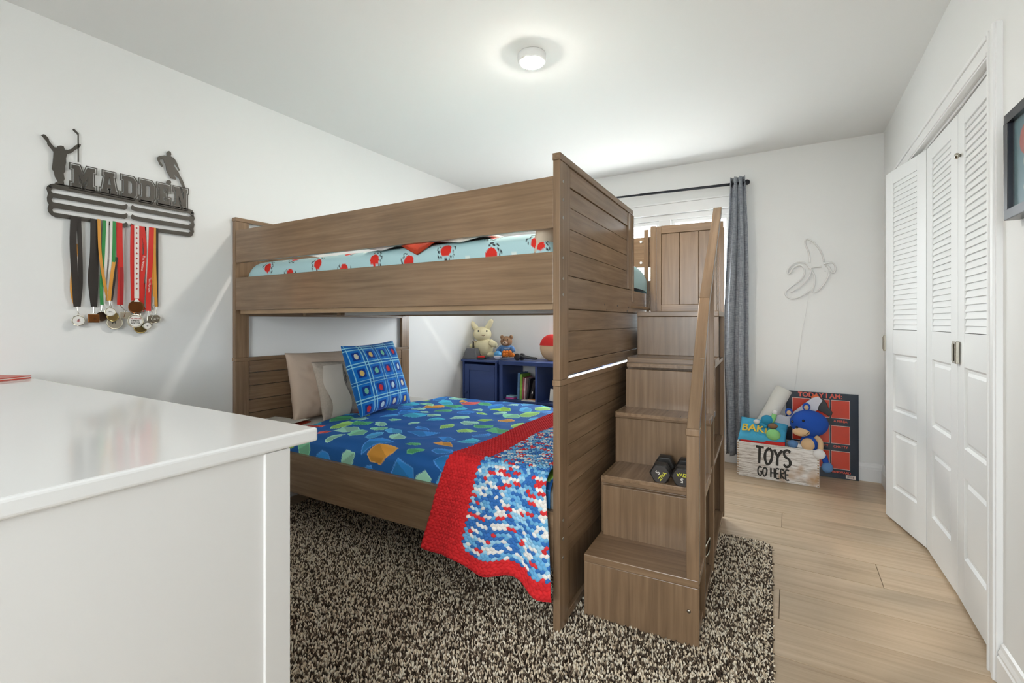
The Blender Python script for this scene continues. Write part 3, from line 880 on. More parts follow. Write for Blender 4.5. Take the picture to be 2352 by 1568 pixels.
# crocheted blanket draped over the near side
def crochet_blanket():
    t = thing('crochet_blanket', 'crocheted red, white and blue blanket draped over the duvet at the bed foot', 'blanket', (-.98, 1.7, .2))
    SWD, SH = .0195, .0115
    top_len = 1.24; ycrest = YN - .014
    rad = .055; hang = .325
    total = top_len + rad * PI / 2 + hang
    rows = int(total / SH); colsn = 29
    sub_u, sub_v = 5, 4
    r = np.random.default_rng(3)
    palb = [np.array(rgb(c)[:3]) for c in ('#3d77bd', '#72b4de', '#a3d2ea', '#f3eee8', '#e03a3e')]
    red = np.array(rgb('#dc2f33')[:3])
    Vt = []; Fc = []; Cc = []
    def pos(s, L, h):
        """s 0..1 across, L arclength from far end, h height off cloth"""
        if L < top_len:
            y = ycrest + rad + (top_len - L); z = .582; n = (0, 0, 1); f = 0.0
        elif L < top_len + rad * PI / 2:
            a = (L - top_len) / rad; y = ycrest + rad - rad * math.sin(a); z = .582 - rad + rad * math.cos(a); n = (0, -math.sin(a), math.cos(a)); f = a / (PI / 2) * .1
        else:
            q = L - top_len - rad * PI / 2; y = ycrest - .002 - .02 * (q / hang); z = .582 - rad - q; n = (0, -1, 0.1); f = .1 + .9 * q / hang
        xl = lerp(-1.195, -1.285, f) - .012 * math.sin(L * 5); xr = lerp(-.75, -.698, f)
        x = lerp(xl, xr, s)
        wv = f * (.03 + .020 * math.sin(s * 9.0 + 1.0 + L * 2) + .010 * math.sin(s * 21 + 2)) + .010 * nz(x * 6, L * 6, 2.0)
        zz = z - f * (.05 * max(0, s - .15) ** 1.3 + .012 * math.sin(s * 16)) + (.016 * nz(x * 3, L * 3, 7) if f == 0 else 0)
        return (x + n[0] * (h + wv), y + n[1] * (h + wv), zz + n[2] * h)
    for i in range(rows):
        col_run = 0; cur = 0
        for j in range(colsn):
            if col_run <= 0:
                cur = r.choice(5, p=[.27, .24, .14, .22, .13]); col_run = r.integers(1, 3)
            col_run -= 1
            border = j < 10 or i >= rows - 4
            c = red * r.uniform(.9, 1.08) if border else palb[cur] * r.uniform(.9, 1.1)
            sh = .5 if i % 2 else 0.0
            o = len(Vt)
            for b in range(sub_v):
                for a in range(sub_u):
                    fa = a / (sub_u - 1); fb = b / (sub_v - 1)
                    skew = (.55 if i % 2 else -.55) * (fb - .5)
                    s = (j + fa * 1.30 - .15 + sh * .9 + skew * .3) / colsn
                    s = min(max(s, 0), 1)
                    tp_ = .30 + .70 * (1 - (2 * fa - 1) ** 2)
                    L = (i + .5 + (fb - .5) * 1.7 * tp_ + (.42 if i % 2 else -.42) * (fa - .5)) * SH
                    h = .0085 * (max(0, 1 - (2 * fa - 1) ** 2)) ** .6 * (max(0, 1 - (2 * fb - 1) ** 2)) ** .6
                    Vt.append(pos(s, L, h)); Cc.append(c)
            for b in range(sub_v - 1):
                for a in range(sub_u - 1):
                    q = o + b * sub_u + a
                    Fc.append((q, q + sub_u, q + sub_u + 1, q + 1))
    me = bpy.data.meshes.new('stitches'); me.from_pydata(Vt, [], Fc)
    me.polygons.foreach_set('use_smooth', [True] * len(me.polygons))
    colour_attr(me, np.array(Cc))
    put('stitches', me, 'crochet', t, True, 'stuff')
    # woven ground beneath the stitches
    nu, nv = 40, 110
    Pg = []; Cg = []
    for j in range(nv):
        for i in range(nu):
            s = i / (nu - 1); Pg.append(pos(s, total * j / (nv - 1), -.001)); Cg.append(red * .8 if (s < .35 or j > nv - 4) else palb[0] * .8)
    grid_obj('ground', Pg, nu, nv, np.array(Cg), 'crochet', t, flip=True)
crochet_blanket()

# pillows
def pillow(name, label, c, w, h, th, M, m, paint=None, wrinkle=.004, seed=0, n=60, pinch=.05, group=None):
    """w x h pillow in local XZ plane, thickness along local Y, transformed by M about c"""
    t = thing(name, label, 'pillow', c)
    P = []; UV = []
    for side in (1, -1):
        for j in range(n):
            for i in range(n):
                a = -1 + 2 * i / (n - 1); b = -1 + 2 * j / (n - 1)
                prof = (max(0, 1 - abs(a) ** 2.6) * max(0, 1 - abs(b) ** 2.6)) ** .48
                x = a * w / 2 * (1 - pinch * (1 - b * b) ** 1.0 * abs(a) ** 3)
                z = b * h / 2 * (1 - pinch * (1 - a * a) ** 1.0 * abs(b) ** 3)
                wk = (nz(a * 2 + seed, b * 2, side) * 1.4 + abs(nz(a * 4 + b * 2 + seed, b * 3 - a, side + 3)) * -1.5) * wrinkle * prof
                y = -side * (th / 2 * prof + wk)
                q = M @ Vector((x, y, z))
                P.append((c[0] + q.x, c[1] + q.y, c[2] + q.z)); UV.append((a, b, side))
    F = []
    for sd in range(2):
        o = sd * n * n
        for j in range(n - 1):
            for i in range(n - 1):
                f = (o + j * n + i, o + j * n + i + 1, o + (j + 1) * n + i + 1, o + (j + 1) * n + i)
                F.append(f if sd == 0 else f[::-1])
    me = bpy.data.meshes.new('pillowcase'); me.from_pydata(P, [], F)
    if paint is not None: colour_attr(me, paint(np.array(UV)))
    bm = bmesh.new(); bm.from_mesh(me); bmesh.ops.remove_doubles(bm, verts=bm.verts, dist=1e-5); bm.to_mesh(me); bm.free()
    me.polygons.foreach_set('use_smooth', [True] * len(me.polygons))
    put('pillowcase', me, m, t, True)
    return t
HEADM = lambda lean, yaw=0, roll=0: Matrix.Rotation(PI / 2 + yaw, 4, 'Z') @ Matrix.Rotation(lean, 4, 'X') @ Matrix.Rotation(roll, 4, 'Y')
# local -Y (front) turned to face +X
pillow('bed_pillow', 'plain beige pillow leaning on the wooden headboard', (-2.59, 2.10, .728), .67, .42, .19, HEADM(-.20), 'pillow_beige', wrinkle=.016, seed=2, pinch=.06)
p2 = pillow('bed_pillow', 'sand textured pillow with a cream band between beige and plaid pillows', (-2.455, 2.16, .70), .60, .37, .12, HEADM(-.30), 'pillow_sand', wrinkle=.012, seed=5, pinch=.05)
# cream band with dark stitched motif on the sand pillow
M2 = HEADM(-.30); c2 = Vector((-2.455, 2.16, .70))
bandP = []
for j in range(24):
    for i in range(12):
        a = lerp(-.86, -.42, i / 11) + .05 * math.sin(j * .3); b = lerp(-.93, .80, j / 23)
        prof = (max(0, 1 - abs(a) ** 2.6) * max(0, 1 - abs(b) ** 2.6)) ** .48
        q = M2 @ Vector((a * .30, -(.06 * prof + .009), b * .185)); bandP.append(tuple(c2 + q))
grid_obj('band', bandP, 12, 24, None, 'pillow_cream', p2)
sc = MB()
pts = []
for k in range(26):
    b = lerp(.10, .52, k / 25); a = -.44 + .022 * math.sin(k * 2.1) + .03 * (k / 25)
    prof = (max(0, 1 - abs(a) ** 2.6) * max(0, 1 - abs(b) ** 2.6)) ** .48
    pts.append(c2 + M2 @ Vector((a * .30, -(.06 * prof + .0135), b * .185)))
part(sc.tube(pts, .0016, 5), 'stitched_motif', 'ink', p2, label='dark stitched script')
def plaid(UV):
    a = (UV[:, 0] + 1) / 2; b = (UV[:, 1] + 1) / 2
    n = len(a)
    navy = np.array(rgb('#123f93')[:3]); blue = np.array(rgb('#1878cf')[:3]); cyan = np.array(rgb('#9fe0f2')[:3])
    C = np.tile(blue, (n, 1))
    ca = a * 4.3 + .15; cb = b * 4.1 + .3
    fa = ca - np.floor(ca); fb = cb - np.floor(cb)
    C[(fa < .26)] = C[(fa < .26)] * .72
    C[(fb < .22)] = C[(fb < .22)] * .8
    sq = (np.abs(fa - .63) < .24) & (np.abs(fb - .62) < .25)
    C[sq] = navy
    ia = np.floor(ca).astype(int); ib = np.floor(cb).astype(int)
    dots = [np.array(rgb(c)[:3]) for c in ('#d8343c', '#e2dcc4', '#7cc9a8', '#cfe4ee', '#e8c878')]
    rr_ = ((fa - .63) / .13) ** 2 + ((fb - .62) / .17) ** 2
    for k in range(5):
        mk = (rr_ < 1) & ((ia * 3 + ib * 2) % 5 == k); C[mk] = dots[k]
    for lo in (.0, .20):
        C[np.abs(fa - lo - .03) < .022] = cyan
    for lo in (.0, .17):
        C[np.abs(fb - lo - .03) < .022] = cyan
    return C
pillow('throw_cushion', 'bright blue plaid cushion with small medallions in front of the pillows', (-2.285, 2.185, .772), .47, .45, .15, HEADM(-.33, yaw=.06, roll=-.04), 'plush_print', paint=plaid, wrinkle=.005, seed=9, n=150, pinch=.06)

# open book and sheet edge near the headboard
bk = thing('open_book', 'open book lying on the mattress below the beige pillow', 'book', (-2.60, 1.72, .516), math.radians(15))
pg = []
for j in range(10):
    for i in range(21):
        u = -1 + 2 * i / 20; pg.append((u * .13, lerp(-.09, .09, j / 9), .012 + .014 * (abs(u) ** .5) * (1 - abs(u) * .45)))
mb = MB().grid(pg, 21, 10)
part(mb, 'page_block', 'paper', bk, world=False, smooth=True)
part(MB().box(-.135, .135, -.095, .095, .0, .006), 'cover', 'folder_red', bk, world=False, bevel=.001)

# upper bunk
def sheet_paint(U, V):
    C = np.tile(np.array(rgb('#b4d6da')[:3]), (len(U), 1))
    r = np.random.default_rng(5)
    red = np.array(rgb('#d8352b')[:3]); dark = np.array(rgb('#33363c')[:3]); pale = np.array(rgb('#e4ede9')[:3])
    k = 0
    for x in np.arange(U.min(), U.max(), .105):
        for y in np.arange(V.min() + (.03 if k % 2 else (.085 if k % 4 else .045)), V.max(), .11):
            cx, cy = x + r.uniform(-.012, .012), y + r.uniform(-.012, .012)
            d = np.hypot((U - cx) / 1.05, (V - cy)); an = np.arctan2(V - cy, U - cx)
            if k % 2 == 0:
                C[d < .027] = red
                ring = (np.abs(d - .041 - .004 * np.sign(np.sin(an * 9))) < .0028) & (np.sin(an + r.uniform(0, 6)) < .45)
                C[ring] = dark
            else:
                C[(d < .014)] = pale
        k += 1
    return C
def fitted(name, x0, x1, y0, y1, z0, z1, rad, nu, nv, paint, m, parent, seed):
    """rounded cloth covered block: closed loop section in YZ swept along X with rounded ends"""
    P = []; UU = []; VV = []
    prof = []
    hw, hh = (y1 - y0) / 2, (z1 - z0) / 2
    per = 2 * PI
    for j in range(nv):
        a = -PI / 2 + per * j / (nv - 1)
        e = .28
        cy = math.copysign(abs(math.cos(a)) ** e, math.cos(a)); sy = math.copysign(abs(math.sin(a)) ** e, math.sin(a))
        prof.append((-cy * hw, sy * hh))
    acc = [0]
    for j in range(1, nv): acc.append(acc[-1] + math.dist(prof[j], prof[j - 1]))
    for j in range(nv):
        for i in range(nu):
            u = i / (nu - 1); x = lerp(x0, x1, u)
            dx = min(x - x0, x1 - x)
            sc_ = 1.0 if dx >= rad else 1 - (rad / max(hh * 2, .01)) * (1 - math.sqrt(max(0, 1 - (1 - dx / rad) ** 2)))
            if dx < 1e-6: sc_ = .35
            w = 1 + .03 * nz(x * 5, prof[j][0] * 5 + seed, prof[j][1] * 5)
            P.append((x, (y0 + y1) / 2 + prof[j][0] * (1 - .06 * (1 - sc_)), (z0 + z1) / 2 - hh * (1 - sc_) * .9 + prof[j][1] * sc_ * w))
            UU.append(x); VV.append(acc[j])
    C = paint(np.array(UU), np.array(VV)) if paint else None
    return grid_obj(name, P, nu, nv, C, m, parent, flip=True)
UM = thing('mattress', 'upper bunk mattress in a pale aqua sheet printed with red discs', 'mattress', (-1.7, 2.25, 1.2115))
fitted('fitted_sheet', -2.70, -.745, YN + .036, YX - .036, 1.212, 1.478, .11, 420, 330, sheet_paint, 'printed_cotton', UM, 1)
plain('terry_rust', '#b23a1c', rough=.95, bump=1.0, bscale=300)
plain('grid_cloth', '#d9d4d2', rough=.9, var=.15, vscale=60)
plain('stripe_cloth', '#cbbba6', rough=.9)
plain('black_cloth', '#25211f', rough=.9)
def cloth_lump(name, label, cat, x0, x1, y0, y1, z0, z1, m, seed, droop=.0, n=36):
    t = thing(name, label, cat, ((x0 + x1) / 2, (y0 + y1) / 2, z0))
    P = []
    for j in range(n):
        for i in range(n):
            a = -1 + 2 * i / (n - 1); b = -1 + 2 * j / (n - 1)
            h = (max(0, 1 - abs(a) ** 3) * max(0, 1 - abs(b) ** 3)) ** .4
            z = z0 + (z1 - z0) * h * (.8 + .35 * nz(a * 2 + seed, b * 2, seed)) 
            if b < -.4: z -= droop * (-.4 - b) / .6 * (1 - abs(a) * .9)
            P.append((lerp(x0, x1, (a + 1) / 2), lerp(y0, y1, (b + 1) / 2), z))
    o = grid_obj('cloth', P, n, n, None, m, t)
    s = o.modifiers.new('thick', 'SOLIDIFY'); s.thickness = .008; s.offset = 1
    return t
def ux(u): return onY(u, 560, YN + .06)[0]
cloth_lump('towel', 'rust red terry towel hanging over the edge of the upper mattress', 'towel', ux(930), ux(1010), YN + .03, YN + .3, 1.468, 1.494, 'terry_rust', 3, droop=.055)
cloth_lump('folded_shirt', 'pale checked cloth folded on the upper bunk beside the red towel', 'cloth', ux(850), ux(925), YN + .035, YN + .3, 1.468, 1.49, 'grid_cloth', 5, droop=.02)
cloth_lump('folded_blanket', 'white blanket edge lying on the upper bunk past the towel', 'blanket', ux(1015), ux(1120), YN + .032, YN + .35, 1.468, 1.494, 'paper', 8, droop=.02)
pillow('bed_pillow', 'striped tan pillow at the foot end of the upper bunk', (-.80, 1.76, 1.46), .40, .17, .10, HEADM(0) @ Matrix.Rotation(.25, 4, 'X'), 'stripe_cloth', wrinkle=.004, seed=4, n=40)
bgp = thing('black_pouch', 'small black pouch at the head end of the upper bunk', 'pouch', (-2.69, 1.64, 1.376))
part(MB().ball((-2.68, 1.64, 1.375), (.035, .06, .045), 16, 10), 'bag', 'black_cloth', bgp, smooth=True)
part(MB().tube([(-2.70, 1.61, 1.40), (-2.69, 1.63, 1.43), (-2.67, 1.66, 1.42)], .004, 6), 'strap', 'black_cloth', bgp)

# ================================================================== MEDAL HANGER
HGX = XL + .012
MH = thing('medal_hanger', 'dark metal wall hanger with cut-out letters and two sports silhouettes', 'medal hanger', (XL + .004, 1.03, 1.55))
def hz(p): # zoomed photo coordinates -> (y, z) on the hanger plane
    q = onX(60 + p[0] / 5.226, 260 + p[1] / 5.226, HGX); return (q[1], q[2])
HT = .003
def plate(name, loops, parent=MH, zpix=True, m='sign_black', dx=0.0, t=HT):
    L = [[hz(p) for p in lp] if zpix else lp for lp in loops]
    VF = curve_mesh(L, t)
    return put(name, place(VF, lambda p: (HGX + dx + p[2], p[0], p[1])).mesh(name, weld=False), m, parent, True)
# top bar
plate('top_bar', [[(243, 905), (252, 872), (290, 850), (345, 842), (400, 848), (520, 868), (1100, 982), (1960, 1150), (1995, 1165), (2015, 1200), (2012, 1235), (1985, 1240), (1960, 1204), (320, 899), (300, 920), (305, 945), (265, 968)]])
# left comb
plate('hook_bars', [[(265, 955), (300, 940), (322, 956), (1150, 1103), (1180, 1100), (1203, 1088), (1218, 1108), (1212, 1145), (1185, 1158), (1150, 1152), (322, 1010), (303, 1035), (318, 1066), (1150, 1212), (1180, 1210), (1203, 1198), (1218, 1218), (1212, 1255), (1185, 1268), (1150, 1262), (330, 1135), (312, 1160), (330, 1190), (1150, 1322), (1180, 1318), (1200, 1307), (1220, 1325), (1214, 1362), (1185, 1375), (1150, 1368), (520, 1270), (350, 1248), (300, 1222), (268, 1185), (258, 1140), (272, 1092), (252, 1055), (250, 1012)]])
plate('hook_bars', [[(2012, 1232), (2022, 1262), (2010, 1300), (2020, 1340), (2008, 1388), (2014, 1425), (1995, 1470), (1960, 1482), (1600, 1428), (1300, 1392), (1262, 1380), (1245, 1345), (1262, 1320), (1285, 1332), (1320, 1348), (1955, 1432), (1976, 1412), (1958, 1393), (1600, 1335), (1300, 1281), (1262, 1265), (1255, 1230), (1275, 1212), (1295, 1225), (1320, 1237), (1955, 1342), (1980, 1318), (1960, 1288), (1600, 1225), (1300, 1172), (1262, 1152), (1255, 1120), (1275, 1100), (1295, 1115), (1320, 1127), (1955, 1240), (1985, 1225)]])
# letters
GLY = {
 'M': [[(0, 0), (.32, 0), (.5, .42), (.68, 0), (1, 0), (1, .17), (.9, .17), (.9, .83), (1, .83), (1, 1), (.60, 1), (.60, .83), (.69, .83), (.69, .42), (.5, .86), (.31, .42), (.31, .83), (.40, .83), (.40, 1), (0, 1), (0, .83), (.1, .83), (.1, .17), (0, .17)]],
 'A': [[(.17, 0), (.83, 0), (.83, .15), (.76, .15), (.93, .83), (1, .83), (1, 1), (.62, 1), (.62, .83), (.69, .83), (.67, .74), (.37, .74), (.35, .83), (.42, .83), (.42, 1), (0, 1), (0, .83), (.09, .83), (.26, .15), (.17, .15)], [(.42, .57), (.62, .57), (.52, .2)]],
 'D': [[(0, 0), (.75, 0), (1, .2), (1, .8), (.75, 1), (0, 1), (0, .83), (.12, .83), (.12, .17), (0, .17)], [(.42, .2), (.6, .2), (.7, .3), (.7, .7), (.6, .8), (.42, .8)]],
 'E': [[(0, 0), (1, 0), (1, .32), (.8, .32), (.8, .18), (.46, .18), (.46, .4), (.7, .4), (.7, .6), (.46, .6), (.46, .82), (.8, .82), (.8, .66), (1, .66), (1, 1), (0, 1), (0, .83), (.13, .83), (.13, .17), (0, .17)]],
 'N': [[(0, 0), (.38, 0), (.7, .55), (.7, .17), (.6, .17), (.6, 0), (1, 0), (1, .17), (.92, .17), (.92, 1), (.68, 1), (.33, .42), (.33, .83), (.43, .83), (.43, 1), (0, 1), (0, .83), (.1, .83), (.1, .17), (0, .17)]],
}
def lz(x, t): return (x, lerp(612 + .219 * (x - 545), 878 + .197 * (x - 545), t))
for ch, xa, xb in (('M', 545, 828), ('A', 898, 1092), ('D', 1152, 1325), ('D', 1372, 1540), ('E', 1582, 1722), ('N', 1780, 1935)):
    loops = [[hz(lz(lerp(xa, xb, p[0]), p[1] * (1.0 if p[1] < .95 else 1.03))) for p in lp] for lp in GLY[ch]]
    lo = plate('letter', loops, zpix=False)
    o1 = offset_poly(loops[0], .0078); o2 = offset_poly(loops[0], .0046)
    n = len(o1); V = []; F = []
    for x in (HGX - HT / 2, HGX + HT / 2):
        V += [(x, p[0], p[1]) for p in o1] + [(x, p[0], p[1]) for p in o2]
    for i in range(n):
        j = (i + 1) % n
        F += [(i, j, n + j, n + i), (2 * n + i, 3 * n + i, 3 * n + j, 2 * n + j), (i, 2 * n + i, 2 * n + j, j), (n + i, n + j, 3 * n + j, 3 * n + i)]
    put('letter_outline', MB().add(V, F).mesh('letter_outline', weld=False), 'sign_black', lo, True)
# silhouettes
hockey = [(178, 262), (205, 252), (225, 255), (268, 300), (280, 340), (310, 375), (340, 410), (368, 412), (380, 392), (420, 388), (450, 398), (465, 435), (500, 440), (545, 425), (590, 385), (620, 370), (658, 374), (650, 400), (625, 422), (590, 440), (545, 475), (490, 492), (478, 540), (480, 590), (468, 640), (470, 700), (450, 720), (455, 760), (462, 790), (450, 812), (458, 862), (520, 880), (345, 850), (352, 830), (380, 820), (345, 760), (330, 695), (308, 665), (318, 600), (325, 520), (328, 462), (295, 420), (255, 375), (250, 345), (205, 290)]
ho = plate('hockey_player', [hockey])
stick = [(556, 192), (575, 186), (632, 245), (634, 585), (618, 585), (617, 258), (565, 208)]
plate('hockey_stick', [stick], parent=ho)
runner = [(1682, 480), (1690, 460), (1712, 452), (1735, 465), (1742, 495), (1732, 515), (1770, 535), (1800, 575), (1815, 610), (1830, 650), (1846, 685), (1832, 690), (1805, 640), (1775, 600), (1770, 625), (1800, 670), (1830, 710), (1845, 745), (1870, 790), (1890, 835), (1905, 880), (1925, 905), (1890, 905), (1868, 870), (1845, 820), (1835, 785), (1790, 745), (1770, 735), (1775, 755), (1800, 780), (1795, 800), (1765, 790), (1735, 780), (1705, 730), (1682, 680), (1676, 630), (1655, 590), (1648, 555), (1610, 545), (1605, 575), (1645, 635), (1630, 645), (1610, 625), (1575, 560), (1570, 530), (1600, 512), (1660, 505), (1690, 512)]
plate('runner', [runner])
cc = [(1710 + 31 * math.cos(a * PI / 12), 828 + 26 * math.sin(a * PI / 12)) for a in range(24)]
plate('ball', [cc])
for p in ((288, 880), (1990, 1196)):
    y, z = hz(p)
    part(MB().lathe([(.0045, 0), (.0045, .003), (.002, .004)], (HGX + .001, y, z), 12, axis=0), 'screw', 'black_hole', MH)
    part(MB().cyl((XL, y, z), (HGX, y, z), .004, 10), 'spacer', 'sign_black', MH)

# ---- medals
RIB = {'black': '#2c2622', 'orange': '#d9973a', 'grey': '#a9a49a', 'green': '#2f8a46', 'white': '#e8e4dd', 'red': '#d3271c', 'darkred': '#a8181c'}
for k, v in RIB.items(): plain('ribbon_' + k, v, rough=.55, bump=.1, bscale=900)
for k, v, mt in (('silver', '#b5b1a2', 1), ('gold', '#a3905f', 1), ('bronze', '#8a5a35', 1), ('dark', '#4a3a2c', .8), ('pale', '#cfc9b8', .8)):
    plain('medal_' + k, v, rough=.3, metal=mt)
plain('medal_face', '#e6e4de', rough=.4)
plain('print_red', '#c22a24', rough=.6); plain('print_black', '#222222', rough=.6)
def wp(u, v, dx): return onX(u, v, XL + dx)
def strip(name, pts, w, m, parent, dx, tw=0.0):
    """ribbon through pixel points; w width (m); faces the room"""
    P3 = smoothpath([wp(u, v, dx + .004 * math.sin(i * 1.7)) for i, (u, v) in enumerate(pts)], 6)
    V = []; F = []; n = len(P3)
    for i, p in enumerate(P3):
        t = (P3[min(i + 1, n - 1)] - P3[max(i - 1, 0)]).normalized()
        side = t.cross(Vector((1, 0, 0))).normalized()
        a = tw * i / (n - 1)
        side = (side * math.cos(a) + Vector((1, 0, 0)) * math.sin(a)) * (w / 2)
        nn = Vector((.0006, 0, 0))
        V += [p - side + nn, p + side + nn, p + side - nn, p - side - nn]
    for i in range(n - 1):
        for k in range(4):
            F.append((4 * i + k, 4 * i + (k + 1) % 4, 4 * i + 4 + (k + 1) % 4, 4 * i + 4 + k))
    F += [(3, 2, 1, 0), (4 * n - 4, 4 * n - 3, 4 * n - 2, 4 * n - 1)]
    return put(name, MB().add(V, F).mesh(name, weld=False), m, parent, True), P3
def disc(name, c, r, m, parent, thick=.003, n=28, sides=None, sy=1.0):
    n = sides or n
    mb = MB().lathe([(r * .97, -thick / 2), (r, -thick / 4), (r, thick / 4), (r * .93, thick / 2), (r * .86, thick / 2 - .0006)], (0, 0, 0), n, axis=0)
    mb.v = [(c[0] + p[0], c[1] + p[1] * sy, c[2] + p[2]) for p in mb.v]
    return put(name, mb.mesh(name, smooth=False), m, parent, True)
def ring_(c, r, parent):
    pts = [(c[0], c[1] + r * math.cos(a * PI / 6), c[2] + r * math.sin(a * PI / 6)) for a in range(12)]
    part(MB().tube(pts, .0012, 6, closed=True), 'ring', 'chrome', parent)
def medal(label, ribs, mu, mv, r, mm, face=None, dx=.03, sides=None, rect=None, motif=None, hook=True):
    c = wp(mu, mv, dx)
    t = thing('medal', label, 'medal', wp(ribs[0][1][0][0], ribs[0][1][0][1], .02), 0, 'medals on the wall hanger')
    for (mt, pts, w, d) in ribs:
        o, P3 = strip('ribbon', pts, w, 'ribbon_' + mt, t, d)
    if rect:
        w, h = rect
        mb = MB().box(c[0] - .002, c[0] + .002, c[1] - w, c[1] + w, c[2] - h, c[2] + h)
        d = part(mb, 'disc', mm, t, bevel=.004)
        top = c[2] + h
    else:
        d = disc('disc', c, r, mm, t, sides=sides); top = c[2] + r
    ring_((c[0], c[1], top + .003), .004, t)
    e = wp(ribs[0][1][-1][0], ribs[0][1][-1][1], dx)
    part(MB().tube([(c[0], c[1], top + .006), ((c[0] + e[0]) / 2, (c[1] + e[1]) / 2, (top + e[2]) / 2), e], .0016, 6), 'clip', 'chrome', t)
    if face:
        fm = MB().lathe([(r * .8, 0), (r * .8, .0012)], (c[0] + .0012, c[1], c[2]), 24, axis=0)
        f = put('face_plate', fm.mesh('face_plate'), face, d, True)
    if motif:
        for (txt, size, oy, oz, mt) in motif:
            VF = text_mesh(txt, size, .0006)
            put('engraving', place(VF, lambda p: (c[0] + .0032 + p[2], c[1] + oy + p[0], c[2] + oz + p[1])).mesh('engraving', weld=False), mt, d, True)
    return t
W1 = .021
medal('silver octagon medal with white centre on black and orange ribbon', [('black', [(170, 497), (168, 560), (172, 640), (177, 704)], .024, .022), ('orange', [(178, 560), (168, 620), (166, 670), (175, 704)], .014, .018), ('black', [(181, 500), (184, 580), (185, 650), (180, 704)], .016, .016)], 180, 736, .025, 'medal_silver', 'medal_face', sides=8, motif=[('*', .03, 0, -.006, 'print_red'), ('o', .012, .002, .006, 'print_black')])
medal('copper square medal with engraved figure on plain black ribbon', [('black', [(214, 502), (213, 580), (208, 640), (215, 704)], .020, .022), ('black', [(219, 503), (221, 570), (220, 650), (217, 704)], .018, .018)], 215, 731, .02, 'medal_bronze', rect=(.021, .019), motif=[('*', .026, .004, -.006, 'medal_dark')])
medal('dark bronze medal on green and white ribbon', [('green', [(240, 506), (237, 580), (233, 650), (234, 700)], .013, .022), ('white', [(246, 507), (244, 580), (240, 640), (238, 700)], .013, .02)], 233, 727, .022, 'medal_dark', dx=.026)
medal('large scalloped silver and black medal at the bottom of the cluster', [('orange', [(227, 503), (230, 580), (240, 650), (249, 690)], .011, .026), ('grey', [(231, 505), (233, 590), (236, 650), (247, 690)], .014, .015)], 264, 741, .032, 'medal_pale', dx=.022, sides=18, motif=[('H', .022, -.004, 0, 'print_black')])
medal('bright gold medal with ringed face in front of the cluster', [('green', [(263, 508), (262, 570), (258, 640), (252, 690)], .013, .03), ('white', [(257, 508), (256, 580), (252, 640), (251, 690)], .013, .028)], 253, 716, .021, 'medal_pale', 'medal_face', dx=.04, motif=[('2012', .007, 0, 0, 'print_black')])
medal('dull gold medal tucked behind the bright gold one', [('orange', [(262, 600), (256, 640), (251, 690)], .013, .032), ('black', [(267, 590), (262, 640), (255, 690)], .012, .03)], 259, 727, .023, 'medal_gold', dx=.032)
medal('clear rectangular medal with engraved wing on red ribbon', [('red', [(274, 511), (275, 580), (277, 640), (276, 700)], .024, .022), ('darkred', [(276, 560), (280, 630), (279, 700)], .014, .02)], 288, 724, .02, 'medal_pale', rect=(.024, .017), dx=.028, motif=[('/', .03, -.004, 0, 'medal_bronze')])
t7 = medal('wide bronze medal on white ribbon with red leaf marks', [('red', [(305, 516), (304, 600), (306, 690)], .018, .022), ('white', [(314, 518), (314, 600), (314, 685)], .020, .026), ('red', [(322, 519), (323, 570), (320, 640), (318, 686)], .016, .02)], 313, 705, .033, 'medal_bronze', dx=.034)
part(MB().prism([(-.011, -.006), (.011, -.006), (.004, .008), (-.004, .008)], lambda p: (XL + .038, wp(313, 690, .034)[1] + p[0], wp(313, 690, .034)[2] + p[1]), (.002, 0, 0)), 'clasp', 'trim_white', t7)
for k in range(13):
    c = wp(314 + .05 * k, 524 + k * 11.6, .032)
    VF = text_mesh('♣' if False else '+', .016, .0004, bold=.0006)
    part(place(VF, lambda p: (c[0] + p[2], c[1] + p[0], c[2] + p[1])), 'leaf_mark', 'print_red', t7)
t8 = medal('gold sponsor medal reading soccer on red ribbon', [('red', [(333, 585), (326, 640), (322, 690), (330, 712)], .020, .02), ('red', [(328, 520), (333, 560), (337, 610)], .015, .018)], 311, 737, .033, 'medal_pale', 'medal_face', dx=.038, motif=[('Tim Hortons', .0085, 0, .012, 'print_red'), ('TIMBITS', .010, -.002, .001, 'print_black'), ('SOCCER', .010, 0, -.010, 'print_black')])
t9 = medal('round white medal with printed badge on red lettered ribbon', [('red', [(348, 522), (346, 580), (343, 640), (341, 690), (341, 714)], .021, .026), ('white', [(340, 521), (341, 580), (338, 650), (340, 714)], .014, .02)], 338, 748, .019, 'medal_silver', 'medal_face', dx=.03, motif=[('*', .02, 0, -.004, 'print_black')])
for t, pts in ((t9, [(344, 640), (343, 668)]), (t8, [(330, 592), (327, 616)])):
    a = Vector(wp(*pts[0], .036)); b = Vector(wp(*pts[1], .036)); d = (b - a).normalized(); pr_ = Vector((1, 0, 0)).cross(d)
    VF = text_mesh('Tim Hortons', .014, .0004)
    mid = (a + b) / 2
    part(place(VF, lambda p: tuple(mid + d * p[0] + pr_ * p[1] + Vector((p[2], 0, 0)))), 'lettering', 'medal_face', t)
medal('gold disc hanging lowest among the medals', [('grey', [(325, 690), (324, 715)], .01, .016), ('red', [(330, 650), (327, 715)], .012, .015)], 323, 752, .029, 'medal_gold', dx=.02)
medal('silver football medal on orange and black ribbon', [('orange', [(355, 523), (355, 590), (357, 660), (359, 704)], .012, .024), ('black', [(361, 524), (361, 600), (361, 704)], .010, .02)], 358, 732, .020, 'medal_silver', dx=.034, motif=[('o', .016, -.006, .0, 'medal_face'), ('o', .016, .006, .004, 'medal_face')])
medal('pebbled grey medal half hidden behind the football medal', [('orange', [(352, 523), (351, 620), (355, 700)], .009, .02), ('grey', [(353, 640), (352, 704)], .008, .018)], 348, 733, .021, 'medal_silver', dx=.028)

